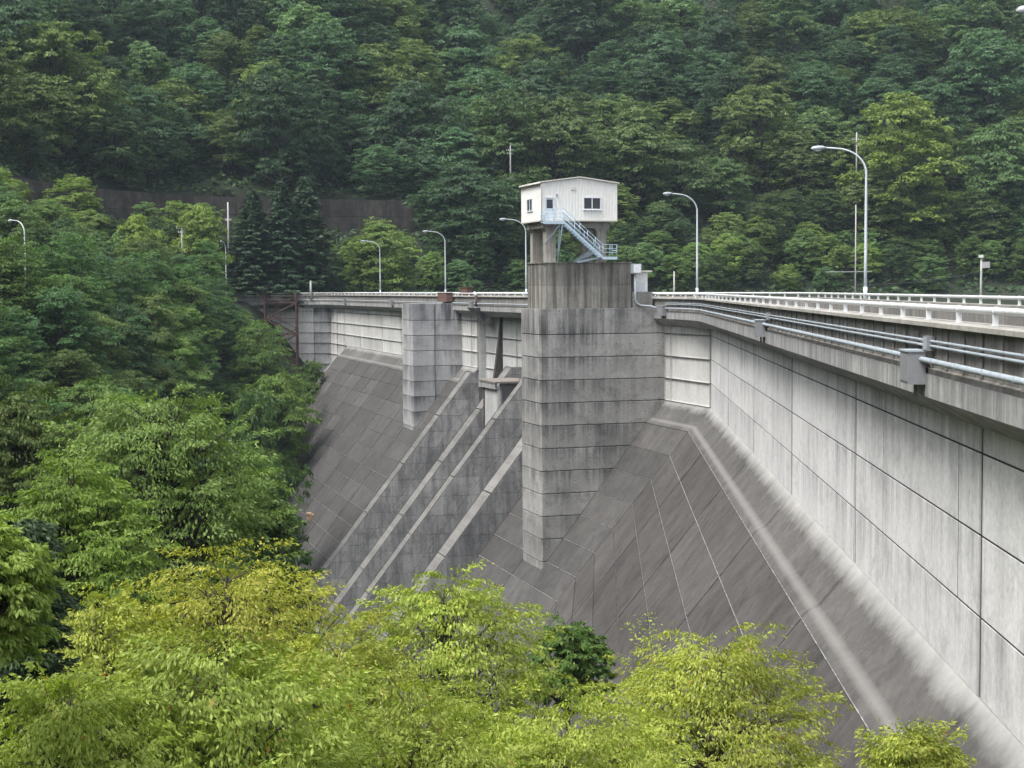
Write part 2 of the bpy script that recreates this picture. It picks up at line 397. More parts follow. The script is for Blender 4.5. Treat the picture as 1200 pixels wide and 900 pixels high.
Z1 = -4.045                                       # topmost lift joint; lifts are 2 m
def lift(k): return Z1-2*k
US, ZS, SM = 1.8, -11.92, 1.27                    # start of the sloping face
def u_at(z, h=0.0): return US+(ZS+h-z)/SM         # downstream distance where the slope (raised by h) is at height z
def z_at(u, h=0.0): return ZS+h-SM*(u-US)

# vertical upper wall: dark core + panels
rs = [('b', -8.8), (-8.8, -17.65), (-17.65, -36.56), (-36.56, -54.8), (-54.8, -73.35), (-73.35, -78.7), (-78.7, -89.25), (-89.25, -91.7), (-91.7, -110.0), (-110.0, -124.0)]
core = MB().add([P('R', 'b', -.09, -2.6), P('R', -124, -.09, -2.6), P('R', -124, -.09, -10.6), P('R', 'b', -.09, -10.6)], [(0, 1, 2, 3)])
rw = core.put('near_wing_wall', M['joint'], dam)
rows = [(-2.75, lift(0)), (lift(0), lift(1)), (lift(1), lift(2)), (lift(2), -10.05)]
CJ = (-17.65, -36.56, -54.8, -73.35, -91.7, -110.0)
for zt, zb in rows:
    cols = rs if zt < -4 else [('b', -17.65), (-17.65, -36.56), (-36.56, -54.8), (-54.8, -73.35), (-73.35, -91.7), (-91.7, -124.0)]
    if zt < -7: cols = [('b', -17.65), (-17.65, -36.56), (-36.56, -54.8), (-54.8, -73.35), (-73.35, -91.7), (-91.7, -110.0), (-110.0, -124.0)]
    for a, b in cols:
        panel('panel', [P('R', b, 0, zb), P('R', a, 0, zb), P('R', a, 0, zt), P('R', b, 0, zt)][::-1], M['wallR'], rw, side=M['joint'], gx=.07 if (a in CJ or b in CJ) else .03)
lw = MB().add([P('L', 'b', -.09, -2.6), P('L', 9.7, -.09, -2.6), P('L', 9.7, -.09, -10.6), P('L', 'b', -.09, -10.6)], [(0, 1, 2, 3)])
lw.add([P('L', 14.9, -.09, -2.6), P('L', 27, -.09, -2.6), P('L', 27, -.09, -10.6), P('L', 14.9, -.09, -10.6)], [(0, 1, 2, 3)])
lw.add([P('L', 70.6, -.09, -2.6), P('L', 173, -.09, -2.6), P('L', 173, -.09, -18.6), P('L', 70.6, -.09, -18.6)], [(0, 1, 2, 3)])
lw = lw.put('far_wing_wall', M['joint'], dam)
lc = [('b', 8.3), (8.3, 9.66), (14.95, 26), (70.7, 73.5), (73.5, 78.1), (78.1, 90), (90, 101.5), (101.5, 113.3), (113.3, 127.1), (127.1, 144.8), (144.8, 158.5), (158.5, 166), (166, 173)]
for zt, zb in rows:
    for a, b in lc: panel('panel', [P('L', a, 0, zb), P('L', b, 0, zb), P('L', b, 0, zt), P('L', a, 0, zt)], M['wall'], lw)
for k in range(3, 7):
    for a, b in lc[-2:]:
        panel('panel', [P('L', a, 0, lift(k+1)), P('L', b, 0, lift(k+1)), P('L', b, 0, lift(k)), P('L', a, 0, lift(k))], M['wall'], lw)
# end wall that turns to the bank
EA = P('L', 173, 0, 0); EX = arr([-1, -.02, 0])
ew = MB().add([EA+arr([0, .09, -2.6]), EA+EX*16+arr([0, .09, -2.6]), EA+EX*16+arr([0, .09, -20]), EA+arr([0, .09, -20])], [(0, 1, 2, 3)]).put('end_wall', M['joint'], dam)
for k in range(-1, 8):
    zt = -2.75 if k < 0 else lift(k); zb = lift(k+1)
    for a, b in ((0, 3.2), (3.2, 9.5), (9.5, 16)):
        q0, q1 = EA+EX*a, EA+EX*b
        panel('panel', [q0+arr([0, 0, zb]), q1+arr([0, 0, zb]), q1+arr([0, 0, zt]), q0+arr([0, 0, zt])], M['pier'] if a < 1 else M['wall'], ew)

# rounded shoulder between wall and slope
SHP = [(-.05, -9.99), (.4, -10.54), (.85, -11.09), (1.25, -11.575), (1.33, -11.63), (1.43, -11.665), (1.54, -11.71), (1.65, -11.775), (1.75, -11.86), (1.84, -11.965), (1.90, -12.045)]
def shoulder(w, a, b, mat, parent):
    ga = 0 if a == 'b' else .04; sgn = 1 if w == 'L' else -1
    v = []; f = []; n = len(SHP)
    for e, g in ((a, ga*sgn), (b, -.04*sgn)):
        for u, z in SHP: v.append(P(w, e, u, z) + (0 if e == 'b' else 1)*g*np.append(dL if w == 'L' else dR, 0))
    for i in range(n-1): f.append((i, n+i, n+i+1, i+1) if w == 'L' else (i, i+1, n+i+1, n+i))
    for e in (0, 1):                                   # small end returns so the joint has depth
        base = len(v)
        for i in range(n): v.append(v[e*n+i]-np.append((nL if w == 'L' else nR)*.12, .12))
        for i in range(n-1): f.append((e*n+i, e*n+i+1, base+i+1, base+i))
    return put('shoulder', v, f, mat, parent, True)
def sheet(name, w, a, b, zt, zb, off, mat, parent):
    c = [P(w, a, u_at(zt)-off, zt), P(w, b, u_at(zt)-off, zt), P(w, b, u_at(zb)-off, zb), P(w, a, u_at(zb)-off, zb)]
    return MB().add(c+[P(w, a, -.3, -11.3), P(w, b, -.3, -11.3)], [(0, 1, 2, 3), (4, 5, 1, 0)]).put(name, mat, parent)
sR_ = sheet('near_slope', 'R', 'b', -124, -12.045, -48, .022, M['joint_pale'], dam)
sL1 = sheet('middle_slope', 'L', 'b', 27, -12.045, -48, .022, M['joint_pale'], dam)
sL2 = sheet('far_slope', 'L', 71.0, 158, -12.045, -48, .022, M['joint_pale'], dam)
rcols = ['b', -17.65, -36.56, -54.8, -73.35, -91.7, -110, -124]
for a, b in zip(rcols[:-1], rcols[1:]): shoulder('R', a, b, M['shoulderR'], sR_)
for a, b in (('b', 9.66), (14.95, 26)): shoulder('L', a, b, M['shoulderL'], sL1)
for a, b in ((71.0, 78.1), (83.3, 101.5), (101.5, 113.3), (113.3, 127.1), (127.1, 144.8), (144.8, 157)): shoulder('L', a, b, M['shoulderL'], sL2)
rnd = random.Random(5)
def slabs(w, a, b, k, mat, parent, gap=.034):
    zt, zb = lift(4+k), lift(5+k); ut, ub = u_at(zt), u_at(zb)
    q = [P(w, a, ut, zt), P(w, b, ut, zt), P(w, b, ub, zb), P(w, a, ub, zb)]
    panel('slab', q if w == 'R' else q[::-1], mat, parent, gap=gap, gx=.004 if (rnd.random() < .6) else .012, depth=.04, ch=.008)
rnd = random.Random(5)
hc = ['b', -17.65, -36.56, -54.8, -73.35, -91.7, -110]
for k in range(14):
    for a, b in zip(hc[:-1], hc[1:]):
        ym = P('R', b, 0, 0)[1]
        if lift(5+k) < -1.7-.36*max(ym-14, 0)-13: continue
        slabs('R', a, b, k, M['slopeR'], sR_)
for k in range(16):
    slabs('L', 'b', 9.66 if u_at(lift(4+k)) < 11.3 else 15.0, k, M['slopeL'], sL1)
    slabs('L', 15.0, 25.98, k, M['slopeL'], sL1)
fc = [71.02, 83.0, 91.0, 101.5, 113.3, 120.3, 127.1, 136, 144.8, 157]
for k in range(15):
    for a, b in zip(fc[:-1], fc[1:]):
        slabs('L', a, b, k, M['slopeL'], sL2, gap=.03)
# drain channel down the far slope with its outlet block
dr = MB()
for zt, zb in ((-25.9, -31.3), (-31.4, -40.0)):
    a0, a1 = 96.6, 97.9
    dr.hexa([P('L', a0-.55*(-25.9-zb)*.42, u_at(zb)-.1, zb), P('L', a1-.55*(-25.9-zb)*.42, u_at(zb)-.1, zb), P('L', a1-.55*(-25.9-zt)*.42, u_at(zt)-.1, zt), P('L', a0-.55*(-25.9-zt)*.42, u_at(zt)-.1, zt),
             P('L', a0-.55*(-25.9-zb)*.42, u_at(zb)+.05, zb), P('L', a1-.55*(-25.9-zb)*.42, u_at(zb)+.05, zb), P('L', a1-.55*(-25.9-zt)*.42, u_at(zt)+.05, zt), P('L', a0-.55*(-25.9-zt)*.42, u_at(zt)+.05, zt)])
dr.put('drain_channel', M['joint'], sL2)
ob = MB(); uo = u_at(-31.9); sbox(ob, 94.6, 96.4, uo-.3, uo+.45, -32.3, -31.4); sbox(ob, 94.8, 96.2, uo, uo+.6, -31.4, -31.2)
ob.put('outlet_block', plain('outlet_brown', (.33, .23, .15), .9, var=.3), sL2)

# chute walls of the spillway
def chute_wall(s_r, s_l, h, hb, k0, k1, ztop):
    """right face in level lifts, sloping top in short slabs; h = height of the top above the slope plane"""
    zs = [ztop]+[lift(k) for k in range(-1, 30) if lift(k) < ztop-.5 and lift(k) > -47]
    cz = zs[0], zs[-1]
    c = MB(); e = .08
    pts = [(u_at(cz[0], hb), cz[0]), (u_at(cz[0], h)-e, cz[0]-e), (u_at(cz[1], h)-e, cz[1]), (u_at(cz[1], hb), cz[1])]
    v = [P('L', s_r+e, u, z) for u, z in pts]+[P('L', s_l-e, u, z) for u, z in pts]
    c.add(v, [(0, 1, 2, 3), (7, 6, 5, 4), (0, 4, 5, 1), (1, 5, 6, 2), (2, 6, 7, 3), (3, 7, 4, 0)])
    w = c.put('chute_wall', M['joint'], dam)
    for zt, zb in zip(zs[:-1], zs[1:]):
        a0, a1, b0, b1 = u_at(zt, hb), u_at(zt, h), u_at(zb, hb), u_at(zb, h)
        n = 2 if a1-a0 > 4.5 else 1
        for j in range(n):
            f0, f1 = j/n, (j+1)/n
            q = [P('L', s_r, a0+(a1-a0)*f0, zt), P('L', s_r, a0+(a1-a0)*f1, zt), P('L', s_r, b0+(b1-b0)*f1, zb), P('L', s_r, b0+(b1-b0)*f0, zb)]
            panel('side_panel', q, M['chute'], w, gap=.018, depth=.1, ch=.02)
    step = 3
    zz = zs[::step]+([zs[-1]] if (len(zs)-1) % step else [])
    for zt, zb in zip(zz[:-1], zz[1:]):
        q = [P('L', s_r+.0, u_at(zt, h), zt), P('L', s_l, u_at(zt, h), zt), P('L', s_l, u_at(zb, h), zb), P('L', s_r, u_at(zb, h), zb)]
        panel('top_slab', q[::-1], M['chutetop'], w, gap=.02, depth=.1, ch=.02)
    return w
chute_wall(71.0, 73.4, 0.02, -7.0, 0, 0, -10.6)
chute_wall(54.0, 56.6, 1.2, -6.0, 0, 0, -9.2)
chute_wall(40.0, 41.9, 4.2, -3.5, 0, 0, -8.6)
chute_wall(26.0, 28.9, 4.25, -0.5, 0, 0, -8.6)
fl = MB()
for a, b, h in ((56.6, 71.0, -5.5), (41.9, 54.0, -4.5), (28.9, 40.0, -1.5)):
    zt = -11.5
    fl.add([P('L', a, u_at(zt, h), zt), P('L', b, u_at(zt, h), zt), P('L', b, u_at(-47, h), -47), P('L', a, u_at(-47, h), -47), P('L', a, -6.0, zt), P('L', b, -6.0, zt)], [(3, 2, 1, 0), (0, 1, 5, 4)])
fl.put('chute_floor', M['chutetop'], dam)
# recessed wall behind the bridge span, with a tapered fin
rc = MB().add([P('L', 27, -1.09, -2.6), P('L', 70.8, -1.09, -2.6), P('L', 70.8, -1.09, -13), P('L', 27, -1.09, -13)], [(0, 1, 2, 3)])
rc = rc.put('recessed_wall', M['joint'], dam)
for zt, zb in ((-2.7, lift(1)), (lift(1), lift(2)), (lift(2), lift(3)), (lift(3), lift(4)), (lift(4), -13)):
    for a, b in ((28, 44), (44, 57.2), (57.2, 70.5)):
        panel('panel', [P('L', a, -1, zb), P('L', b, -1, zb), P('L', b, -1, zt), P('L', a, -1, zt)], M['white_conc'], rc)
m = MB(); sbox(m, 70.52, 70.68, -1.0, -.02, -12.5, -2.6); m.put('return_wall', M['white_conc'], dam)
fn = MB(); s0, s1 = 63.2, 63.9
fn.add([P('L', s0, -1, -3.2), P('L', s0, -.93, -3.2), P('L', s0, .25, -12), P('L', s0, -1, -12), P('L', s1, -1, -3.2), P('L', s1, -.93, -3.2), P('L', s1, .25, -12), P('L', s1, -1, -12)],
       [(0, 1, 2, 3), (7, 6, 5, 4), (1, 5, 6, 2), (0, 4, 5, 1)])
fn.put('fin', M['stonewall'], dam)

# far pier with lift joints, in two thicknesses
pr = MB(); sbox(pr, 78.45, 83.2, 0, 6.8, -24, -2.0); pr = pr.put('pier', M['joint'], dam)
def lifts(name, s0, s1, u0, u1, ztop, zbot, mat, parent, gap=.034):
    zs = [ztop]+[lift(k) for k in range(-1, 30) if lift(k) < ztop-.6 and lift(k) > zbot+.3]+[zbot]
    for zt, zb in zip(zs[:-1], zs[1:]):
        m = MB(); c = .05
        a, b = zb+gap, zt-(gap if zt != ztop else 0)
        ring = lambda i, z: [P('L', s0+i, u1-i-c*3, z), P('L', s0+i+c*3, u1-i, z), P('L', s1-i, u1-i, z), P('L', s1-i, u0+i, z), P('L', s0+i, u0+i, z)]
        r = ring(c*.4, a)+ring(0, a+c*.6)+ring(0, b-c*.6)+ring(c*.4, b)
        fs = []
        for j in range(3):
            for i in range(5): k2 = (i+1) % 5; fs.append((j*5+k2, j*5+i, (j+1)*5+i, (j+1)*5+k2))
        fs += [(0, 1, 2, 3, 4), (19, 18, 17, 16, 15)]
        m.add(r, fs).put(name, mat, parent)
lifts('lift_block', 78.0, 83.4, 3.9, 6.95, -1.85, -21.0, M['pier'], pr)
lifts('lift_block', 78.25, 83.4, -.2, 3.88, -1.87, -17.0, M['pier'], pr)

# ------------------------------------------------------------------ crest: swept profiles
path = []
def add_path(p, t): path.append((arr(p), arr([-t[1], t[0]])))
for s in np.arange(-124, -7, 2.0): add_path(B0+dR*s, dR)
a, b = B0-dR*7, B0+dL*7
for i in range(13):
    q = i/12; p = (1-q)**2*a+2*q*(1-q)*B0+q*q*b; t = 2*(1-q)*(B0-a)+2*q*(b-B0); add_path(p, t/np.linalg.norm(t))
for s in np.arange(9, 168, 2.0): add_path(B0+dL*s, dL)
a, b, c = B0+dL*168, B0+dL*173, B0+dL*173+EX[:2]*5
for i in range(1, 9):
    q = i/8; p = (1-q)**2*a+2*q*(1-q)*b+q*q*c; t = 2*(1-q)*(b-a)+2*q*(c-b); add_path(p, t/np.linalg.norm(t))
for s in np.arange(7, 24, 2.0): add_path(b+EX[:2]*s, EX[:2])
IBEND = next(i for i, (p, n) in enumerate(path) if i > 60 and p[1] > 128)
def pl(o, z, i0=0, i1=None): return [np.append(p+n*o, z) for p, n in path[i0:i1]]
def s_of(i): return (path[i][0]-B0)@(dL if path[i][0][1] > B0[1] else dR)
def sweep(prof, mat, name, parent, closed=True, i0=0, i1=None, smooth=False):
    pts = path[i0:i1]; n = len(prof); v = []; f = []
    for p, nn in pts:
        for o, z in prof: v.append(np.append(p+nn*o, z))
    m = n if closed else n-1
    for i in range(len(pts)-1):
        for k in range(m):
            j = (k+1) % n; f.append((i*n+k, i*n+j, (i+1)*n+j, (i+1)*n+k))
    if closed: f += [tuple(range(n))[::-1], tuple((len(pts)-1)*n+k for k in range(n))]
    return put(name, v, f, mat, parent, smooth)
sweep([(.6, -2.155), (1.2, -2.155), (1.2, -2.72), (0.02, -3.42), (-.3, -3.42), (-.3, -2.3)], M['fascia'], 'fascia', dam)
pw = sweep([(.55, -.97), (1.04, -.97), (1.04, -2.0), (1.13, -2.03), (1.13, -2.15), (.55, -2.15)], M['parapet'], 'parapet', dam)
sweep([(.5, -.85), (1.2, -.85), (1.25, -.88), (1.25, -.985), (.5, -.985)], M['coping'], 'coping', dam)
sweep([(-8.0, -1.75), (.545, -1.75), (.545, -2.6), (-8.0, -2.6)], M['asphalt'], 'road_deck', dam)
sweep([(-8.6, -.97), (-8.05, -.97), (-8.05, -3.0), (-8.6, -3.0)], M['parapet'], 'upstream_parapet', dam)
sweep([(-8.7, -.85), (-7.95, -.85), (-7.95, -.98), (-8.7, -.98)], M['coping'], 'upstream_coping', dam)
sweep([(-9.0, -3.0), (-8.0, -3.0), (-8.0, -12.0), (-9.0, -12.0)], M['wall'], 'upstream_face', dam)
# pilasters on the near parapet, sharing one mesh
def arc_positions(o, step, i0=0, i1=None, start=0.0):
    pts = [p+n*o for p, n in path[i0:i1]]; ns = [n for p, n in path[i0:i1]]
    out = []; nxt = start; acc = 0
    for a, b, n in zip(pts[:-1], pts[1:], ns):
        L = np.linalg.norm(b-a)
        while nxt <= acc+L:
            out.append((a+(b-a)*(nxt-acc)/L, n)); nxt += step
        acc += L
    return out
rib_me = None
for p, n in arc_positions(1.04, 1.65, 0, IBEND+4):
    if rib_me is None:
        rib_me = me_new('rib', *(lambda m: (m.v, m.f))(MB().hexa([(-.07, 0, -1.02), (.07, 0, -1.02), (.09, -.05, -1.02), (-.09, -.05, -1.02), (-.07, 0, 0), (.07, 0, 0), (.09, -.05, 0), (-.09, -.05, 0)])), M['parapet'])
    o = bpy.data.objects.new('rib', rib_me); C.objects.link(o); o.parent = pw
    o.location = Vector((p[0], p[1], -.985))-Vector(ORG[dam]); o.rotation_euler = (0, 0, math.atan2(n[0], -n[1]))
# corbel under the bridge end and soffit beam
cb = MB(); cb.hexa([P('L', 65.8, .6, -4.2), P('L', 65.8, -.4, -4.2), P('L', 68.2, -.4, -4.2), P('L', 68.2, .2, -4.2), P('L', 65.3, 1.9, -2.3), P('L', 65.3, 0, -2.3), P('L', 69.2, 0, -2.3), P('L', 69.2, 1.9, -2.3)])
cb.put('corbel', M['pier'], dam)

# guard rails
def guard_rail(o, label):
    r = thing('guard_rail', (*(path[0][0]+path[0][1]*o), -.85), label, 'guard rail')
    MB().tube(pl(o, -.535), .075, 8).put('rail_pipe', M['rail'], r, True)
    pm = MB(); pm.box(-.035, .035, -.06, .06, 0, .27); pm.box(-.07, .07, -.09, .09, 0, .02); pm = me_new('post', pm.v, pm.f, M['rail'])
    cm = MB().tube([(-.09, 0, .315), (.09, 0, .315)], .088, 8); cm = me_new('collar', cm.v, cm.f, M['rail'], True)
    for p, n in arc_positions(o, 3.285, 0, None, 1.15):
        q = bpy.data.objects.new('post', pm); C.objects.link(q); q.parent = r
        q.location = Vector((*p, -.85))-Vector(ORG[r]); q.rotation_euler = (0, 0, math.atan2(n[0], -n[1]))
        if p[1] < 135:
            k = bpy.data.objects.new('collar', cm); C.objects.link(k); k.parent = q
    return r
guard_rail(.95, 'white pipe guard rail on the coping above the dam face')
guard_rail(-8.3, 'white pipe guard rail along the far reservoir side of the crest road')

# pipes and junction boxes along the parapet
IT0 = next(i for i, (p, n) in enumerate(path) if i >= IBEND and (p-B0)@dL > 8.4)
IT1 = next(i for i, (p, n) in enumerate(path) if (p-B0)@dL > 15.2)
def pipe(name, o, z, r, i0, i1, label, col=2.45):
    t = thing(name, tuple(pl(o, z, i0, i1)[0]), label, 'pipe')
    MB().tube(pl(o, z, i0, i1), r, 8).put('pipe_run', M['galv'], t, True)
    if col:
        cm = MB().tube([(-.05, 0, 0), (.05, 0, 0)], r*1.14, 8); cm.box(-.02, .02, 0, .25, -.02, .02); cm = me_new('clamp', cm.v, cm.f, M['galv'], False)
        for p, n in arc_positions(o, col, i0, min(i1 or 999, IT0)):
            q = bpy.data.objects.new('clamp', cm); C.objects.link(q); q.parent = t
            q.location = Vector((*p, z))-Vector(ORG[t]); q.rotation_euler = (0, 0, math.atan2(n[0], -n[1]))
pipe('cable_pipe', 1.30, -1.80, .072, 0, IT0, 'thick grey cable pipe along the near crest face')
pipe('cable_pipe', 1.30, -1.80, .072, IT1, None, 'thick grey cable pipe along the far crest, left of the tower', None)
pipe('conduit', 1.16, -1.34, .034, 0, IT0, 'upper of two thin conduits along the near parapet')
pipe('conduit', 1.16, -1.46, .034, 0, IT0, 'lower of two thin conduits along the near parapet')
def jbox(w, s, su, sz, z, o0, label, group):
    t = thing('junction_box', tuple(P(w, s, o0, z)), label, 'junction box', group)
    m = MB(); sbox(m, s-su, s+su, o0, o0+.42, z-sz, z+sz, w); m.put('cabinet', M['box'], t)
    m = MB(); sbox(m, s-su-.03, s+su+.03, o0-.02, o0+.46, z+sz, z+sz+.04, w); m.put('lid', M['galv'], t)
    m = MB(); sbox(m, s-su+.06, s+su-.06, o0+.42, o0+.44, z-sz+.06, z+sz-.06, w); m.put('cover', M['box'], t)
    m = MB().tube([P(w, s-su*.6, o0+.2, z-sz), P(w, s-su*.6, o0+.2, z-sz-.3)], .05, 6); m.put('drain_stub', M['joint'], t)
G = 'grey junction boxes on the cable pipe'
jbox('R', -90.4, .52, .40, -2.02, 1.2, 'large grey junction box on the pipe nearest the camera', G)
jbox('R', -53.5, .52, .40, -2.02, 1.2, 'grey junction box on the near crest, halfway to the tower', G)
jbox('L', 7.2, .6, .42, -2.02, 1.2, 'grey junction box on the crest pipe, just right of the tower', G)
jbox('L', 68.6, .6, .42, -2.02, 1.2, 'grey junction box on the far pipe between tower and pier', G)
jbox('L', 114.0, .6, .42, -2.02, 1.2, 'grey junction box on the far crest just left of the pier', G)
jbox('L', 151.5, .6, .42, -2.02, 1.2, 'grey junction box farthest left on the far crest', G)
for s, lb in ((-91.1, 'small grey box on the thin conduits above the large junction box'), (-55.2, 'small grey box on the thin conduits halfway to the tower')):
    t = thing('conduit_box', tuple(P('R', s, 1.1, -1.4)), lb, 'junction box', 'small conduit boxes')
    m = MB(); sbox(m, s-.2, s+.2, 1.06, 1.26, -1.58, -1.22, 'R'); m.put('cabinet', M['box'], t)
    m = MB(); sbox(m, s-.17, s+.17, 1.26, 1.28, -1.55, -1.25, 'R'); m.put('cover', M['galv'], t)
t = thing('hoist_cabinet', tuple(P('L', 80.7, 1.2, -1.65)), 'rust-red steel hoist cabinet on the crest beside the far pier', 'cabinet')
m = MB(); sbox(m, 78.4, 83.0, 1.22, 2.1, -1.62, -.5); m.put('cabinet', M['rustbox'], t)
m = MB(); sbox(m, 78.3, 83.1, 1.2, 2.15, -.5, -.44); m.put('lid', M['rust'], t)
m = MB(); sbox(m, 75.2, 78.6, -.6, .2, -.9, .2); sbox(m, 75.0, 78.8, -.7, .3, .2, .28); m.put('motor_cover', M['rustbox'], t)
t = thing('rusty_standpipe', tuple(P('L', 66.5, 1.4, -2.2)), 'short rusty standpipe with white cap on the bridge span', 'pipe')
MB().tube([P('L', 66.5, 1.4, -2.2), P('L', 66.5, 1.4, -.75)], .14, 8).put('pipe_run', M['rustbox'], t, True)
MB().tube([P('L', 67.6, 1.3, -.45), P('L', 66.9, 1.5, -.5), P('L', 66.3, 1.5, -.75)], .16, 8).put('cap', M['rail'], t, True)

# ------------------------------------------------------------------ intake tower on the dam
tw = thing('intake_tower', tuple(P('L', 12.3, 11.9, -25)), 'tall grey concrete intake tower with level lift joints', 'tower')
m = MB(); sbox(m, 9.74, 14.87, .2, 11.8, -26, -1.9); c0 = m.put('core', M['joint'], tw)
lifts('lift_block', 9.66, 14.95, -.3, 11.884, -1.77, -25.5, M['tower'], tw)
m = MB(); sbox(m, 10.0, 14.6, 3.3, 11.28, -1.8, 2.1); m.put('core', M['joint'], tw)
lifts('upper_block', 9.95, 14.65, 3.2, 11.36, .25, -1.775, M['upper'], tw, gap=.006)
lifts('upper_block', 9.95, 14.65, 3.2, 11.36, 2.2, .25, M['upper'], tw, gap=.006)
m = MB(); sbox(m, 9.87, 14.73, 3.12, 11.44, 2.2, 2.29); m.put('cap_slab', M['upper'], tw)
# low parapet block beside the upper block, conduit bend
m = MB(); sbox(m, 9.7, 10.1, 1.25, 3.1, -1.78, -.35); m.put('side_block', M['parapet'], tw)

def lbox(name, s0, s1, u0, u1, z0, z1, mat, parent): m = MB(); sbox(m, s0, s1, u0, u1, z0, z1); return m.put(name, mat, parent)
t = thing('control_box', tuple(P('L', 9.7, 2.9, 1.2)), 'grey control box hanging on the corner of the tower top block', 'box')
lbox('cabinet', 9.35, 9.95, 2.45, 3.25, 1.28, 2.14, M['galv'], t); lbox('cover', 9.33, 9.35, 2.52, 3.18, 1.34, 2.08, M['frame'], t)
t = thing('conduit_riser', tuple(P('L', 9.6, 2.95, -1.7)), 'dark grey conduit bending down from the control box to the crest pipe', 'pipe')
MB().tube([P('L', 9.6, 2.95, 1.28), P('L', 9.6, 2.95, -1.0), P('L', 9.55, 2.8, -1.4), P('L', 9.5, 2.4, -1.58), P('L', 9.4, 1.6, -1.62), P('L', 8.7, 1.3, -1.78)], .09, 8).put('pipe_run', M['galv'], t, True)
t = thing('equipment_shed', tuple(P('L', 11.5, 2.1, -1.76)), 'small white equipment shed just right of the tower top', 'shed')
lbox('wall', 10.4, 12.6, 1.45, 2.75, -1.76, 1.4, M['house'], t); lbox('roof', 10.15, 12.85, 1.1, 2.95, 1.41, 1.55, M['roof'], t); lbox('door', 10.37, 10.398, 1.7, 2.5, -1.7, .5, M['door'], t)

# ------------------------------------------------------------------ gate house
gh = thing('gate_house', tuple(P('L', 12.3, 8.3, 2.29)), 'white metal-clad gate house on concrete columns on top of the tower', 'house')
HS0, HS1, HU0, HU1, HZ0, HZ1, HZP = 9.5, 15.3, 4.75, 11.65, 6.0, 9.2, 9.62
def siding(name, a, b, zb, ztop, parent):
    """ribbed cladding between two plan points; ztop is a function of the fraction along the wall"""
    a, b = arr(a), arr(b); L = np.linalg.norm((b-a)[:2]); n = int(L/.28); t = (b-a)/L
    nn = arr([t[1], -t[0], 0]); v = []; f = []
    for i in range(n):
        for q, off in ((i, 0), (i+.68, 0), (i+.78, -.035), (i+.92, -.035)):
            p = a+(b-a)*q/n + nn*off; v += [(p[0], p[1], zb), (p[0], p[1], ztop(q/n))]
    v += [(b[0], b[1], zb), (b[0], b[1], ztop(1))]
    for i in range(len(v)//2-1): f.append((2*i, 2*i+2, 2*i+3, 2*i+1))
    return put(name, v, f, M['house'], parent)
gab = lambda q: HZ1+(HZP-HZ1)*(1-abs(2*q-1))
fl_ = lambda q: HZ1
siding('wall', P('L', HS0, HU1, 0), P('L', HS0, HU0, 0), HZ0, gab, gh)
siding('wall', P('L', HS1, HU1, 0), P('L', HS0, HU1, 0), HZ0, fl_, gh)
siding('wall', P('L', HS1, HU0, 0), P('L', HS1, HU1, 0), HZ0, gab, gh)
siding('wall', P('L', HS0, HU0, 0), P('L', HS1, HU0, 0), HZ0, fl_, gh)
rf = MB(); um = (HU0+HU1)/2
for ua, ub_ in ((HU0-.22, um), (um, HU1+.22)):
    za, zb2 = (HZ1-.03, HZP+.03) if ub_ == um else (HZP+.03, HZ1-.03)
    rf.hexa([P('L', HS0-.18, ub_, zb2), P('L', HS0-.18, ua, za), P('L', HS1+.18, ua, za), P('L', HS1+.18, ub_, zb2),
             P('L', HS0-.18, ub_, zb2+.1), P('L', HS0-.18, ua, za+.1), P('L', HS1+.18, ua, za+.1), P('L', HS1+.18, ub_, zb2+.1)])
rf.put('roof', M['roof'], gh)
fl2 = MB(); sbox(fl2, HS0-.06, HS1+.06, HU0-.06, HU1+.06, HZ0-.14, HZ0-.005); fl2.put('floor_slab', M['roof'], gh)
for s0, s1, u0, u1 in ((HS0-.05, HS0+.02, HU1-.02, HU1+.05), (HS0-.05, HS0+.02, HU0-.05, HU0+.02), (HS1-.02, HS1+.05, HU1-.02, HU1+.05)): lbox('corner_trim', s0, s1, u0, u1, HZ0, HZ1, M['house'], gh)
for u in (HU1+.2, HU0-.2): MB().tube([P('L', HS0-.15, u, HZ1-.06), P('L', HS1+.15, u, HZ1-.06)], .06, 6).put('gutter', M['roof'], gh, True)
MB().tube([P('L', HS0-.08, HU1+.15, HZ1-.1), P('L', HS0-.08, HU1+.1, HZ1-.4), P('L', HS0-.08, HU1+.1, HZ0-.2)], .04, 6).put('downpipe', M['roof'], gh, True)
lbox('vent', HS0-.06, HS0, 8.6, 9.0, 8.55, 8.85, M['roof'], gh)
lbox('wall_lamp', HS0-.2, HS0-.0, 10.25, 10.4, 8.1, 8.22, M['lamp_head'], gh)
def window_s(u0, u1, z0, z1, n=2):        # on the wide side wall (s = HS0)
    s = HS0
    w = lbox('window', s-.03, s+.01, u0, u1, z0, z1, M['pane'], gh)
    fr = MB()
    for a, b, c, d in ((u0-.09, u0, z0-.09, z1+.09), (u1, u1+.09, z0-.09, z1+.09), (u0, u1, z1, z1+.09), (u0, u1, z0-.09, z0)): sbox(fr, s-.08, s+.0, a, b, c, d)
    for k in range(1, n): q = u0+(u1-u0)*k/n; sbox(fr, s-.07, s-.0, q-.035, q+.035, z0, z1)
    fr.put('frame', M['frame'], w); lbox('sill', s-.14, s-.0, u0-.12, u1+.12, z0-.14, z0-.095, M['frame'], w)
window_s(6.3, 7.8, 6.95, 7.88)
s_, u_ = 0, HU1
w = lbox('window', 12.2, 13.6, HU1-.01, HU1+.03, 6.92, 7.9, M['pane'], gh)
fr = MB()
for a, b, c, d in ((12.1, 12.2, 6.82, 8.0), (13.6, 13.7, 6.82, 8.0), (12.2, 13.6, 7.9, 8.0), (12.2, 13.6, 6.82, 6.92), (12.86, 12.94, 6.92, 7.9)): sbox(fr, a, b, HU1, HU1+.08, c, d)
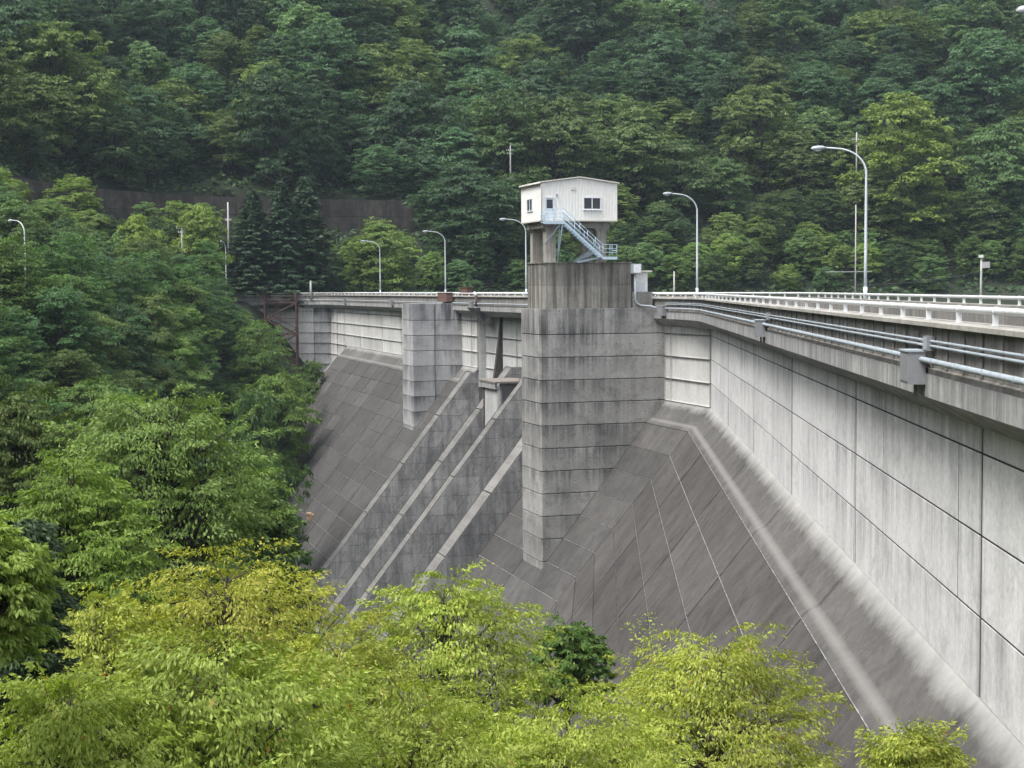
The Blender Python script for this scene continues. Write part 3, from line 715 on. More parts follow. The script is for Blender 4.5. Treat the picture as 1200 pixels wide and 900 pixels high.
fr.put('frame', M['frame'], w)
d_ = lbox('door', HS0-.05, HS0, 10.6, 11.35, 5.98, 7.85, M['door'], gh)
lbox('pane', HS0-.065, HS0-.05, 10.7, 11.25, 6.95, 7.72, M['pane'], d_); lbox('handle', HS0-.12, HS0-.05, 10.66, 10.72, 6.75, 6.95, M['galv'], d_)
fr = MB()
for a, b, c, d in ((10.52, 10.6, 5.98, 7.93), (11.35, 11.43, 5.98, 7.93), (10.6, 11.35, 7.85, 7.93)): sbox(fr, HS0-.08, HS0, a, b, c, d)
fr.put('frame', M['frame'], d_)
for s0, s1, u0, u1 in ((10.2, 11.0, 10.2, 11.1), (13.9, 14.6, 10.2, 11.1), (10.2, 11.0, 5.45, 6.35), (13.9, 14.6, 5.45, 6.35)):
    cm = MB(); sbox(cm, s0, s1, u0, u1, 2.29, 5.28); kx = .28
    cm.hexa([P('L', s0, u1, 5.0), P('L', s0, u0, 5.0), P('L', s1, u0, 5.0), P('L', s1, u1, 5.0), P('L', s0-.05, u1+kx, 5.3), P('L', s0-.05, u0-kx, 5.3), P('L', s1+.05, u0-kx, 5.3), P('L', s1+.05, u1+kx, 5.3)])
    cm.put('column', M['column'], gh)
for s0, s1, u0, u1 in ((10.1, 11.1, 5.2, 11.4), (13.8, 14.7, 5.2, 11.4), (11.1, 13.8, 10.4, 11.3), (11.1, 13.8, 5.3, 6.2)): lbox('beam', s0, s1, u0, u1, 5.302, 5.855, M['column'], gh)
# outside stair
st = thing('steel_stair', tuple(P('L', 8.9, 8, 2.29)), 'pale blue steel stair climbing to the gate house door', 'stair')
lbox('platform', 8.55, 9.42, 9.9, 11.8, 5.68, 5.76, M['stair'], st)
lbox('landing', 8.55, 9.75, 5.1, 6.45, 2.62, 2.70, M['stair'], st)
for s in (8.52, 9.36):
    m = MB(); m.hexa([P('L', s, 9.95, 5.58), P('L', s, 6.35, 2.5), P('L', s+.06, 6.35, 2.5), P('L', s+.06, 9.95, 5.58), P('L', s, 9.95, 5.84), P('L', s, 6.35, 2.76), P('L', s+.06, 6.35, 2.76), P('L', s+.06, 9.95, 5.84)]); m.put('stringer', M['stair'], st)
lbox('stringer', 8.5, 8.56, 9.9, 11.85, 5.56, 5.82, M['stair'], st); lbox('stringer', 8.5, 8.56, 5.08, 6.4, 2.5, 2.74, M['stair'], st)
for i in range(15):
    q = (i+.5)/15; lbox('tread', 8.58, 9.36, 9.8-3.45*q, 10.05-3.45*q, 5.62-3.05*q, 5.66-3.05*q, M['stair'], st)
def rail_run(pts, hs, post_at):
    for h in hs: MB().tube([arr(p)+arr([0, 0, h]) for p in pts], .03, 6).put('handrail', M['stair'], st, True)
    for p in post_at: MB().tube([p, arr(p)+arr([0, 0, hs[0]])], .028, 6).put('baluster', M['stair'], st, True)
Q = lambda u, z, s=8.53: P('L', s, u, z)
rail_run([Q(11.8, 5.75), Q(9.95, 5.75), Q(6.4, 2.7), Q(5.1, 2.7)], (1.1, .75, .4), [Q(11.8, 5.75), Q(10.9, 5.75), Q(9.95, 5.75)]+[Q(9.95-3.55*q, 5.75-3.05*q) for q in (.2, .4, .6, .8)]+[Q(6.4, 2.7), Q(5.75, 2.7), Q(5.1, 2.7)])
rail_run([Q(9.95, 5.75, 9.4), Q(6.4, 2.7, 9.4)], (1.1, .6), [Q(9.95-3.55*q, 5.75-3.05*q, 9.4) for q in (.1, .35, .6, .85, 1)])
rail_run([Q(5.1, 2.7, 8.53), Q(5.1, 2.7, 9.7)], (1.1, .6), [Q(5.1, 2.7, 9.7)])
rail_run([Q(11.8, 5.75, 8.53), Q(11.8, 5.75, 9.42)], (1.1, .6), [Q(11.8, 5.75, 9.4)])
for p0, p1 in ((Q(10.1, 5.6, 8.6), Q(10.1, 2.3, 8.6+1.4)), (Q(10.1, 5.6, 9.3), Q(10.1, 2.3, 10.0)), (Q(10.3, 5.6, 8.6), Q(11.2, 3.9, 10.1)), (Q(5.9, 2.62, 9.2), Q(5.9, 2.29, 9.95))):
    MB().tube([p0, p1], .055, 6).put('support_leg', M['stair'], st, True)
for s in (9.8, 10.6):
    m = MB(); m.hexa([P('L', s, 8.3, 2.22), P('L', s, 6.35, 2.6), P('L', s+.05, 6.35, 2.6), P('L', s+.05, 8.3, 2.22), P('L', s, 8.3, 2.34), P('L', s, 6.35, 2.72), P('L', s+.05, 6.35, 2.72), P('L', s+.05, 8.3, 2.34)]); m.put('stringer', M['stair'], st)
    for h in (.85, .5): MB().tube([Q(8.4, 2.3+h*.15, s), Q(6.4, 2.7+h, s)], .028, 6).put('handrail', M['stair'], st, True)

# white gate box between the chute walls
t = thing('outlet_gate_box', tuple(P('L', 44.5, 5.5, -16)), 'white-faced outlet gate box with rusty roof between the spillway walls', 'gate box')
lbox('roof', 41.6, 48.2, 2.2, 6.5, -10.25, -10.05, M['gbroof'], t); lbox('fascia', 41.95, 48.0, 6.12, 6.42, -10.9, -10.26, M['fascia'], t)
lbox('front_panel', 42.0, 46.9, 5.75, 6.1, -18.0, -10.9, M['white_conc'], t); lbox('door', 41.75, 41.98, 3.9, 5.6, -15.0, -10.4, M['joint'], t)  # 'door' is a dark slab painting the shade of an open doorway
lbox('side_wall', 41.95, 42.3, 2.3, 5.74, -17.0, -10.26, M['fascia'], t); lbox('back_wall', 42.3, 46.9, 2.3, 2.6, -15.0, -10.26, M['fascia'], t)
lbox('guide_rail', 46.95, 47.2, 5.9, 6.2, -18.0, -10.9, M['rust'], t)

# ------------------------------------------------------------------ rusty stair at the far end
rt = thing('rusty_stair_tower', (-41.0, 291.5, -16), 'rust-brown steel stair tower at the far left end of the dam', 'stair')
XA, XB, YA, YB = -46.5, -40.6, 289.6, 291.6
for x, y in ((XB, YA), (XB, YB), (XA, YA), (XA, YB)): MB().box(x-.13, x+.13, y-.13, y+.13, -17, -.4).put('post', M['rust'], rt)
for i in range(5):
    z0 = -2.2-3.0*i
    a, b = (XA, XB) if i % 2 else (XB, XA)
    for y in (YA, YB):
        m = MB(); m.hexa([(a, y-.05, z0-.3), (b, y-.05, z0-3.3), (b, y+.05, z0-3.3), (a, y+.05, z0-.3), (a, y-.05, z0), (b, y-.05, z0-3.0), (b, y+.05, z0-3.0), (a, y+.05, z0)]); m.put('stringer', M['rust'], rt)
        MB().tube([(a, y, z0+1.0), (b, y, z0-2.0)], .05, 5).put('handrail', M['rust'], rt)
    for k in range(11):
        q = (k+.5)/11; MB().box(a+(b-a)*q-.15, a+(b-a)*q+.15, YA, YB, z0-3*q-.1, z0-3*q-.06).put('tread', M['rust'], rt)
    MB().box(XA-.2, XB+.2, YA-.07, YA+.07, z0-.2, z0).put('brace', M['rust'], rt)
MB().box(XA, XB, YA, YB+2.0, -2.25, -2.15).put('landing', M['rust'], rt)
for h in (-1.1, -1.65): MB().tube([(XA, YA, h), (XB, YA, h), (XB, YB+2, h)], .05, 5).put('handrail', M['rust'], rt)

# ------------------------------------------------------------------ street lamps
def make_lamp(name):
    r = thing(name, (0, 0, 0), 'x', 'street lamp')
    H = 10.15; pts = [(0, 0, 0), (0, 0, 3), (0, 0, 6.5)]
    for i in range(9):
        q = i/8*math.pi/2*.96; pts.append((-2.05*(1-math.cos(q)), 0, H-1.75+1.65*math.sin(q)))
    pts.append((-2.75, 0, H-.03))
    rad = [.115, .1, .085]+[.07-.002*i for i in range(9)]+[.045]
    MB().tube(pts, rad, 10).put('pole', M['lamp'], r, True)
    MB().tube([(0, 0, 0), (0, 0, .9)], .14, 10).put('base_sleeve', M['lamp'], r, True)
    hd = MB().tube([(-2.65, 0, H-.03), (-2.85, 0, H-.04), (-3.2, 0, H-.06), (-3.5, 0, H-.08), (-3.62, 0, H-.09)], [.06, .13, .17, .13, .04], 10).put('lamp_head', M['lamp_head'], r, True)
    MB().tube([(-2.95, 0, H-.17), (-3.2, 0, H-.2), (-3.42, 0, H-.18)], [.06, .11, .06], 8).put('lens', M['lens'], hd, True)
    return r
def copy_tree(o, parent=None):
    c = o.copy(); C.objects.link(c); c.parent = parent
    for ch in list(o.children): copy_tree(ch, c)
    return c
lamp0 = make_lamp('street_lamp')
def lamp_at(p, ang, label, first=[True], dz=0):
    o = lamp0 if first[0] else copy_tree(lamp0); first[0] = False
    o.location = p; o.rotation_euler = (0, 0, ang); o['label'] = label; o['group'] = 'white curved-arm street lamps'
aL, aR = math.atan2(nL[1], nL[0])+math.pi, math.atan2(nR[1], nR[0])+math.pi
lamp_at(tuple(P('R', -25.8, -8.35, -.95)), aR, 'white curved-arm street lamp standing tallest on the near crest road')
lamp_at(tuple(P('R', -76.2, -8.35, -.9)), aR, 'lamp head peeking in at the top right corner')
lamp_at(tuple(P('L', 21.5, -8.35, -.95)), aL, 'white curved-arm street lamp just right of the gate house')
lamp_at(tuple(P('L', 76.6, -8.35, -.95)), aL, 'white curved-arm street lamp partly hidden left of the gate house')
lamp_at(tuple(P('L', 118.5, -8.35, -.95)), aL, 'white curved-arm street lamp above the far pier')
lamp_at(tuple(P('L', 166.6, -8.35, -.95)), aL, 'white curved-arm street lamp farthest left on the dam')
lamp_at((-53.3, 287.8, -.95), aL+1.2, 'white street lamp rising from the trees beyond the dam end')
lamp_at((-61.4, 194.7, -.95), aL-1.0, 'white street lamp at the left edge above the trees')

# utility poles
def upole(p, h, r, arms, label, cat='utility pole', name='utility_pole'):
    t = thing(name, tuple(p), label, cat, 'utility poles on the far bank')
    MB().tube([arr(p), arr(p)+arr([0, 0, h])], [r, r*.72], 8).put('pole', M['pole'], t, True)
    for z, w in arms:
        a = MB().box(p[0]-w/2, p[0]+w/2, p[1]-.06, p[1]+.06, p[2]+z-.06, p[2]+z+.06).put('crossarm', M['pole'], t)
        for k in (-1, -.45, .45, 1):
            MB().tube([(p[0]+k*w*.46, p[1], p[2]+z+.06), (p[0]+k*w*.46, p[1], p[2]+z+.36)], [.09, .06], 6).put('insulator', M['insul'], a)
    return t
def tp(px, py, d): return atd(px, py, d)
q = tp(267, 237, 300); upole((q[0], q[1], 4), q[2]-4, .22, ((q[2]-7.5, 1.2),), 'tall pale utility pole left of the dark conifers')
q = tp(213, 265, 290); upole((q[0], q[1], 4), q[2]-4, .2, ((q[2]-4.4, 2.0), (q[2]-5.2, 1.4)), 'short utility pole with crossarms among the left bushes')
q = tp(598, 168, 350); zb = q[2]-12; upole((q[0], q[1], zb), 12, .2, ((10.4, 1.8), (9.6, 1.4)), 'utility pole top poking from the forest above the gate house')
q = tp(1004, 155, 378); zb = q[2]-14; upole((q[0], q[1], zb), 14, .22, ((12.2, 2.4), (11.2, 2.0)), 'utility pole top behind the tallest street lamp')
q = tp(1150, 302, 150); t = upole((q[0], q[1], -3), q[2]+3, .13, (), 'slim pole with camera behind the road at right', 'camera pole', 'camera_pole')
MB().box(q[0]-.25, q[0]+.15, q[1]-.2, q[1]+.1, q[2], q[2]+.28).put('camera_housing', M['rail'], t); MB().box(q[0]+.05, q[0]+.75, q[1]-.3, q[1]+.3, q[2]-1.0, q[2]-.4).put('equipment_box', M['pole'], t)
q = tp(1003, 240, 112); upole((q[0], q[1], -2.5), q[2]+2.5, .055, (), 'thin grey mast with a level bar beside the tallest street lamp', 'mast', 'mast')
MB().tube([(q[0]-2.2, q[1], 1.05), (q[0]+1.2, q[1], 1.05)], .035, 5).put('level_bar', M['mast'], bpy.data.objects['mast'])
bpy.data.objects['mast'].children[0].data.materials[0] = M['mast']
q = tp(790, 318, 165); upole((q[0], q[1], -2.5), q[2]+2.5, .1, (), 'short grey post between the shed and the street lamp', 'post', 'marker_post')
q = tp(364, 329, 292); upole((q[0], q[1], -1.7), q[2]+1.7, .22, (), 'grey concrete post at the far left end of the dam', 'post', 'end_post')
def wire(a, b, sag, label):
    pts = []
    for i in range(17):
        q = i/16; p = arr(a)*(1-q)+arr(b)*q; p[2] -= sag*4*q*(1-q); pts.append(p)
    tag(MB().tube(pts, .035, 4).put('power_line', M['wire']), label, 'power line', 'overhead lines on the far bank')
A = tp(267, 246, 300)
wire(A, tp(470, 222, 318), 1.0, 'upper overhead line right of the tall pale pole'); wire(A, tp(213, 267, 290), .5, 'overhead line between the two left utility poles')
wire(tp(213, 267, 290), tp(-20, 226, 260), 1.2, 'overhead line running to the left edge')
wire(tp(267, 252, 300), tp(470, 232, 318), 1.0, 'lower overhead line right of the tall pale pole')
wire(tp(1003, 334, 112), tp(1149, 318, 150), .3, 'thin line hanging between mast and camera pole')

# retaining wall above the upper road
pts = []
_cum = 0
for k in range(0, len(_seg), 2):
    tx, ty = np.mean(_seg[max(0, k-9):k+10, 2:], 0); L_ = math.hypot(tx, ty)
    q = (_seg[k, 0]-ty/L_*26.5, _seg[k, 1]+tx/L_*26.5)
    if q[1] < 175 or q[0] > -17: continue
    if not pts or math.hypot(q[0]-pts[-1][0], q[1]-pts[-1][1]) > 3.6: pts.append(q)
rwl = thing('retaining_wall', (-72, 318, 10), 'dark stained retaining wall below the overhanging hillside forest', 'wall')
for (a, b), (c, d) in zip(pts[:-1], pts[1:]):
    t_ = arr([c-a, d-b]); t_ /= np.linalg.norm(t_); n_ = arr([t_[1], -t_[0]])
    g_ = .04
    for z0, z1, o in ((9.8, 12.9, .75), (12.98, 16.1, .45), (16.18, 19.8, .15)):
        q0 = arr([a, b])+t_*g_; q1 = arr([c, d])-t_*g_
        v = [(*(q0+n_*(o+.3)), z0), (*(q1+n_*(o+.3)), z0), (*(q1-n_*1.5), z0), (*(q0-n_*1.5), z0), (*(q0+n_*o), z1), (*(q1+n_*o), z1), (*(q1-n_*1.5), z1), (*(q0-n_*1.5), z1)]
        MB().hexa(v).put('panel', M['stonewall'], rwl)

# ------------------------------------------------------------------ trees
def leaf_mesh(name, pos, dr, nm, ln, wd, mat, fold=.25):
    n = len(pos)
    dr = dr/np.linalg.norm(dr, axis=1, keepdims=True)
    nm = nm-dr*np.sum(nm*dr, 1, keepdims=True); nm /= np.linalg.norm(nm, axis=1, keepdims=True)+1e-9
    sd_ = np.cross(dr, nm)
    ln = ln[:, None]; wd = wd[:, None]
    mid = pos+dr*ln*.45
    V = np.stack([pos, mid+sd_*wd*.5-nm*wd*fold, pos+dr*ln-nm*ln*.12, mid-sd_*wd*.5-nm*wd*fold], 1).reshape(-1, 3)
    b = (np.arange(n)*4)[:, None]
    T = np.concatenate([b+arr([0, 1, 2]).astype(int), b+arr([0, 2, 3]).astype(int)], 1).reshape(-1, 3).astype(np.int32)
    m = bpy.data.meshes.new(name)
    m.vertices.add(len(V)); m.vertices.foreach_set('co', V.astype(np.float32).ravel())
    m.loops.add(T.size); m.loops.foreach_set('vertex_index', T.ravel())
    m.polygons.add(len(T)); m.polygons.foreach_set('loop_start', np.arange(0, T.size, 3, dtype=np.int32))
    try: m.polygons.foreach_set('loop_total', np.full(len(T), 3, np.int32))
    except Exception: pass
    m.materials.append(mat); m.update(calc_edges=True); m.validate()
    return m

def tree_meshes(seed, H, R, base, lobes, sprays, leaves, leaf, spray_r, mat, bark, droop=.35, flat=.55, twigs=False, top=1.0, lobe_r=.36, shape=.35, jit=.35, out=.35, wid=.48, fan=1.0, loose=0):
    g = np.random.default_rng(seed)
    z0 = H*base; hc_ = H-z0
    lc_ = []; ph = g.uniform(0, 6.28, 3)
    for i in range(lobes):
        t = (i+.5)/lobes; zf = t**.85
        az = i*2.39996+g.normal(0, .35)
        env = math.sqrt(max(.02, 1-((zf-shape)/(1-shape))**2)) if zf > shape else .68+.32*zf/shape
        env *= 1+.18*math.sin(2*az+ph[0])+.12*math.sin(3*az+ph[1])
        rr = R*env*g.uniform(.5, .98)*(1-lobe_r*.6) if zf < .9 else R*env*g.uniform(0, .6)
        lc_.append((rr*math.cos(az), rr*math.sin(az), z0+hc_*zf*top*.94+g.normal(0, hc_*.03)))
    lc_ = arr(lc_); nl = len(lc_)
    lr = R*lobe_r*g.uniform(.75, 1.3, nl)
    # sprays over the upper part of each lobe
    ns = nl*sprays; li = np.repeat(np.arange(nl), sprays)
    az = g.uniform(0, 2*math.pi, ns); el = g.uniform(-.35, 1.0, ns); ce = np.sqrt(np.clip(1-el**2, 0, 1)); rr = g.uniform(.55, 1.05+.55*loose, ns)
    off = np.stack([np.cos(az)*ce, np.sin(az)*ce, el*flat], 1)*(lr[li]*rr)[:, None]
    sc_ = lc_[li]+off
    o2 = off[:, :2]/(np.linalg.norm(off[:, :2], axis=1, keepdims=True)+1e-6)+.7*lc_[li, :2]/(np.linalg.norm(lc_[li, :2], axis=1, keepdims=True)+1e-6)
    o2 /= np.linalg.norm(o2, axis=1, keepdims=True)+1e-6
    sr_ = spray_r*g.uniform(.65, 1.35, ns)
    # leaves
    n = ns*leaves; si = np.repeat(np.arange(ns), leaves)
    th = g.uniform(-2.2, 2.2, n)*g.uniform(.2, 1, n)*fan; ro = np.sqrt(g.uniform(0.02, 1, n))
    ox, oy = o2[si, 0], o2[si, 1]
    dx = ox*np.cos(th)-oy*np.sin(th); dy = oy*np.cos(th)+ox*np.sin(th)
    rad = ro*sr_[si]*np.where(np.abs(th) < .5, 1.25, .85)*(1 if fan > .9 else 1.45)
    tilt = g.normal(.12*loose, .22+.16*loose, ns)[si]
    pz = -droop*(ro**2)*sr_[si]+rad*tilt+g.normal(0, .07, n)*sr_[si]
    pos = sc_[si]+np.stack([dx*rad, dy*rad, pz], 1)
    drv = np.stack([dx, dy, tilt-droop*1.1*ro-.15-.45*loose], 1)+g.normal(0, .35+.15*loose, (n, 3))
    nm = np.stack([ox*out+dx*droop*.6, oy*out+dy*droop*.6, np.ones(n)], 1)+g.normal(0, jit, (n, 3))
    ll = leaf*g.uniform(.55, 1.4, n)
    crown = leaf_mesh('crown', pos, drv, nm, ll, ll*wid, mat)
    # trunk, limbs
    tb = MB(); r0 = H*.020
    wob = g.normal(0, H*.012, (5, 2)); zz = [0, .2, .42, .66, .88]
    tp_ = [(wob[i, 0]*(i > 0), wob[i, 1]*(i > 0), z*H) for i, z in enumerate(zz)]
    tb.tube(tp_, [r0*1.25, r0, r0*.75, r0*.45, r0*.15], 7)
    for i in range(nl):
        e = lc_[i]; hz = np.linalg.norm(e[:2]); zs = max(.12*H, min(e[2]-hz*.75, .8*H)); f = zs/H
        k = np.interp(f, zz, range(5)); k0 = int(min(k, 3)); a = arr(tp_[k0])*(1-(k-k0))+arr(tp_[k0+1])*(k-k0)
        mdl = a*.45+e*.55+arr([0, 0, -hz*.06])
        tb.tube([a, mdl, e], [r0*.42, r0*.26, r0*.09], 5, cap=False)
        if twigs:
            for j in np.where(li == i)[0][::2]: tb.tube([mdl*.25+e*.75, sc_[j]], [r0*.10, r0*.035], 3, cap=False)
    trunk = me_new('trunk', tb.v, tb.f, bark, True)
    return crown, trunk

def conifer_meshes(seed, H, R, mat, bark):
    g = np.random.default_rng(seed); pos = []; dr_ = []; nm = []; ln = []
    tb = MB().tube([(0, 0, 0), (0, 0, H*.5), (0, 0, H)], [H*.018, H*.011, .02], 7)
    z = H*.12
    while z < H*.985:
        f = 1-(z-H*.12)/(H*.88); L = R*f**.85*g.uniform(.85, 1.12)+.12; nb = max(5, int(10*f+4))
        for k in range(nb):
            az = 2*math.pi*k/nb+g.uniform(0, .6); Lb = L*g.uniform(.75, 1.12)
            c, s = math.cos(az), math.sin(az); m = int(14+Lb*44)
            t = g.uniform(.12, 1, m); w = (1-t)*.30*Lb*g.choice([-1, 1], m)*g.uniform(.2, 1, m)
            dz = -.22*t*Lb+.10*(t**3)*Lb
            pos.append(np.stack([c*t*Lb-s*w, s*t*Lb+c*w, z+dz+g.normal(0, .06, m)], 1))
            dr_.append(np.stack([c-s*np.sign(w)*.8, s+c*np.sign(w)*.8, np.full(m, -.25)], 1)+g.normal(0, .2, (m, 3)))
            nm.append(np.stack([np.full(m, c*.3), np.full(m, s*.3), np.ones(m)], 1)+g.normal(0, .3, (m, 3))); ln.append(np.full(m, .42)*g.uniform(.7, 1.3, m))
            tb.tube([(0, 0, z), (c*Lb*.9, s*Lb*.9, z-.15*Lb)], [.05, .015], 3, cap=False)
        z += .16+.34*f
    ln = np.concatenate(ln)
    return leaf_mesh('crown', np.concatenate(pos), np.concatenate(dr_), np.concatenate(nm), ln, ln*.42, mat), me_new('trunk', tb.v, tb.f, bark, True)

def plant(name, meshes, loc, scale, rz, tint, label, cat='tree', group=None):
    r = bpy.data.objects.new(name, None); C.objects.link(r); r.empty_display_size = .5
    r.location = tuple(map(float, loc)); r.rotation_euler = (0, 0, rz)
    r.scale = (scale, scale, scale) if not hasattr(scale, '__len__') else scale
    for nm_, me in (('crown', meshes[0]), ('trunk', meshes[1])):
        o = bpy.data.objects.new(nm_, me); C.objects.link(o); o.parent = r; o.color = (*tint, 1)
    return tag(r, label, cat, group)

R_ = random.Random(11)
far_v = [tree_meshes(100+i, H=13.0, R=6.2, base=[.12, .2, .08, .16][i % 4], lobes=[30, 36, 26, 40][i % 4], sprays=20, leaves=[36, 30, 42, 28][i % 4], leaf=[.34, .36, .32, .38][i % 4], spray_r=[.58, .52, .66, .55][i % 4], mat=M['leaf_far'], bark=M['bark_dark'],
                     droop=[.3, .5, .2, .42][i % 4], flat=[.75, .6, .5, .85][i % 4], lobe_r=[.30, .26, .34, .25][i % 4], shape=[.35, .25, .45, .3][i % 4], jit=.55, fan=[1, .8, 1, .7][i % 4]) for i in range(7)]
mid_v = [tree_meshes(200+i, H=11.0, R=4.6, base=.12, lobes=[34, 30, 38][i % 3], sprays=13, leaves=[62, 70, 54][i % 3], leaf=.23, spray_r=.62, mat=M['leaf_mid'], bark=M['bark_dark'],
                     droop=[.3, .5, .2][i % 3], flat=[.75, .55, .6][i % 3], lobe_r=[.27, .25, .3][i % 3], jit=.55, fan=[1, .6, .8][i % 3]) for i in range(5)]
con_v = [conifer_meshes(300+i, 13.0, 3.6, M['leaf_conifer'], M['bark_dark']) for i in range(2)]

def ordw(n):
    W = ['first', 'second', 'third', 'fourth', 'fifth', 'sixth', 'seventh', 'eighth', 'ninth', 'tenth', 'eleventh', 'twelfth', 'thirteenth', 'fourteenth', 'fifteenth', 'sixteenth', 'seventeenth', 'eighteenth', 'nineteenth']
    if n < 20: return W[n-1]
    T = {2: 'twent', 3: 'thirt', 4: 'fort'}[n//10]
    return T+'ieth' if n % 10 == 0 else T+'y-'+W[n % 10-1]

# far hillside
cand = []
sp_ = 11.9
for j in range(0, 33):
    for i in range(-18, 26):
        x = i*sp_+(j % 2)*sp_*.5+R_.uniform(-3.2, 3.2); y = 215+j*sp_*.88+R_.uniform(-3.2, 3.2)
        cand.append((x, y))
# denser small trees near the foot
for j in range(0, 30):
    for i in range(-26, 34):
        cand.append((i*7.4+R_.uniform(-2, 2)+(j % 2)*3.7, 200+j*6.6+R_.uniform(-2, 2), 1))
cx = arr([c[0] for c in cand]); cyy = arr([c[1] for c in cand]); cd = bank(cx, cyy); cz = terrain(cx, cyy)
forest = []
for c, d, z in zip(cand, cd, cz):
    small = len(c) == 3; x, y = c[0], c[1]; terr = x < -18
    if small:
        if not (3.0 < d < (19 if terr else 18)): continue
    else:
        if d < (31.0 if terr else 15) or d > 240: continue
    s = R_.uniform(.58, .9) if small else R_.choice([.85, 1.1, 1.3, 1.5, 1.85])*R_.uniform(.93, 1.07)
    if small and -62 < x < -47 and 276 < y < 306: continue
    if small and -52 < x < -18 and d > 7: s *= .62
    px, py = proj((x, y, z+8*s)); rp = F_PX/y*6.2*s
    if px < -rp*.75 or px > 1200+rp*.75: continue
    if py-rp*1.1 > 900 or py+rp < 0: continue
    # tree must stay clear of the crest road
    forest.append([x, y, z, s, small, d, px, py])
def tint_far(px, py, small):
    k = R_.random(); v = R_.choice([.62, .75, .9, 1.0, 1.15, 1.35])*R_.uniform(.92, 1.08)
    if small: t = R_.choice([(1.15, 1.2, .95), (1.35, 1.35, .95), (1.0, 1.1, 1.0), (1.6, 1.5, .9), (.85, 1.0, 1.0)])
    elif 560 < px < 1200 and 150 < py < 340: t = R_.choice([(1.2, 1.15, .95), (1.35, 1.2, .9), (1.05, 1.05, 1.0), (1.0, 1.1, .95)])
    elif k < .16: t = (1.4, 1.3, .9)
    elif k < .3: t = (1.05, 1.12, 1.05)
    else: t = (.70, .86, .98)
    return tuple(v*q for q in t)
def hue(t):
    r = t[0]/t[1]; l = t[1]
    a = 'yellowish' if r > 1.0 else ('olive' if r > .955 else 'green')
    return ('pale ' if l > 1.2 else 'dark ' if l < .9 else '')+a
bands = {}
for f in forest: bands.setdefault((f[4], int(f[5]//(10 if not f[4] else 8))), []).append(f)
near_bands = sorted([k for k in bands if k[0]]); far_bands = sorted([k for k in bands if not k[0]])
for kind, keys in (('low', near_bands), ('high', far_bands)):
    for bi, k in enumerate(keys):
        for ri, f in enumerate(sorted(bands[k], key=lambda q: q[6])):
            x, y, z, s, small, d, px, py = f; t = tint_far(px, py, small)
            lab = '%s %s, %s from left, %s row %s' % (hue(t), 'small tree' if small else 'forest tree', ordw(ri+1), ordw(bi+1), 'at the hill foot' if small else 'up the far hillside')
            plant('hillside_tree', R_.choice(far_v), (x, y, z-.6), (s, s, s*R_.uniform(.85, 1.15)), R_.uniform(0, 6.28), t, lab, 'tree', 'small trees at the hill foot' if small else 'forest trees on the far hillside')
# pale tree and yellow bushes that stand out, conifers
PY = lambda px, py, d: atd(px, py, d)
def grounded(p): return float(terrain(p[0], p[1]))
def stand(meshes, H, px, ytop, d, wpx, Rm, tint, label, name='tree', cat='tree', group=None, rz=None, zoff=0):
    """a tree whose top is seen at (px, ytop) at depth d, with a crown wpx pixels wide"""
    p = atd(px, ytop, d); zb = grounded(p)-.3; h = max(2.5, p[2]-zb); sx = (wpx*d/F_PX/2)/Rm
    return plant(name, meshes, (p[0], p[1], zb), (sx, sx, h/H), R_.uniform(0, 6.28) if rz is None else rz, tint, label, cat, group)
GC = 'dark conifers beyond the dam end'
stand(con_v[0], 13, 296, 220, 296, 84, 3.6, (1.5, 1.5, 1.3), 'dark conifer with pointed top, leftmost of three by the tall pole', 'conifer', group=GC)
stand(con_v[1], 13, 330, 210, 298, 90, 3.6, (1.35, 1.45, 1.3), 'dark conifer with pointed top, middle of three by the tall pole', 'conifer', group=GC)
stand(con_v[0], 13, 358, 204, 302, 96, 3.6, (1.6, 1.55, 1.3), 'tallest dark conifer, rightmost of three behind the dam end', 'conifer', group=GC)
stand(far_v[2], 13, 86, 206, 275, 72, 6.2, (1.9, 1.75, .95), 'pale yellow-green tree in front of the retaining wall', group='pale trees below the wall')
stand(far_v[1], 13, 160, 252, 265, 60, 6.2, (2.0, 1.75, .8), 'yellow-green bushy tree below the retaining wall', group='pale trees below the wall')
stand(far_v[5], 13, 235, 240, 292, 66, 6.2, (1.9, 1.7, .85), 'yellow-green tree beside the tall pale pole', group='pale trees below the wall')
stand(far_v[3], 13, 445, 262, 312, 84, 6.2, (1.6, 1.5, .9), 'light green bushy tree above the far pier', group='pale trees below the wall')
stand(far_v[6], 13, 1060, 110, 375, 150, 6.2, (1.7, 1.5, .8), 'broad yellow-green tree on the hillside right of the tall lamp', group='pale trees below the wall')

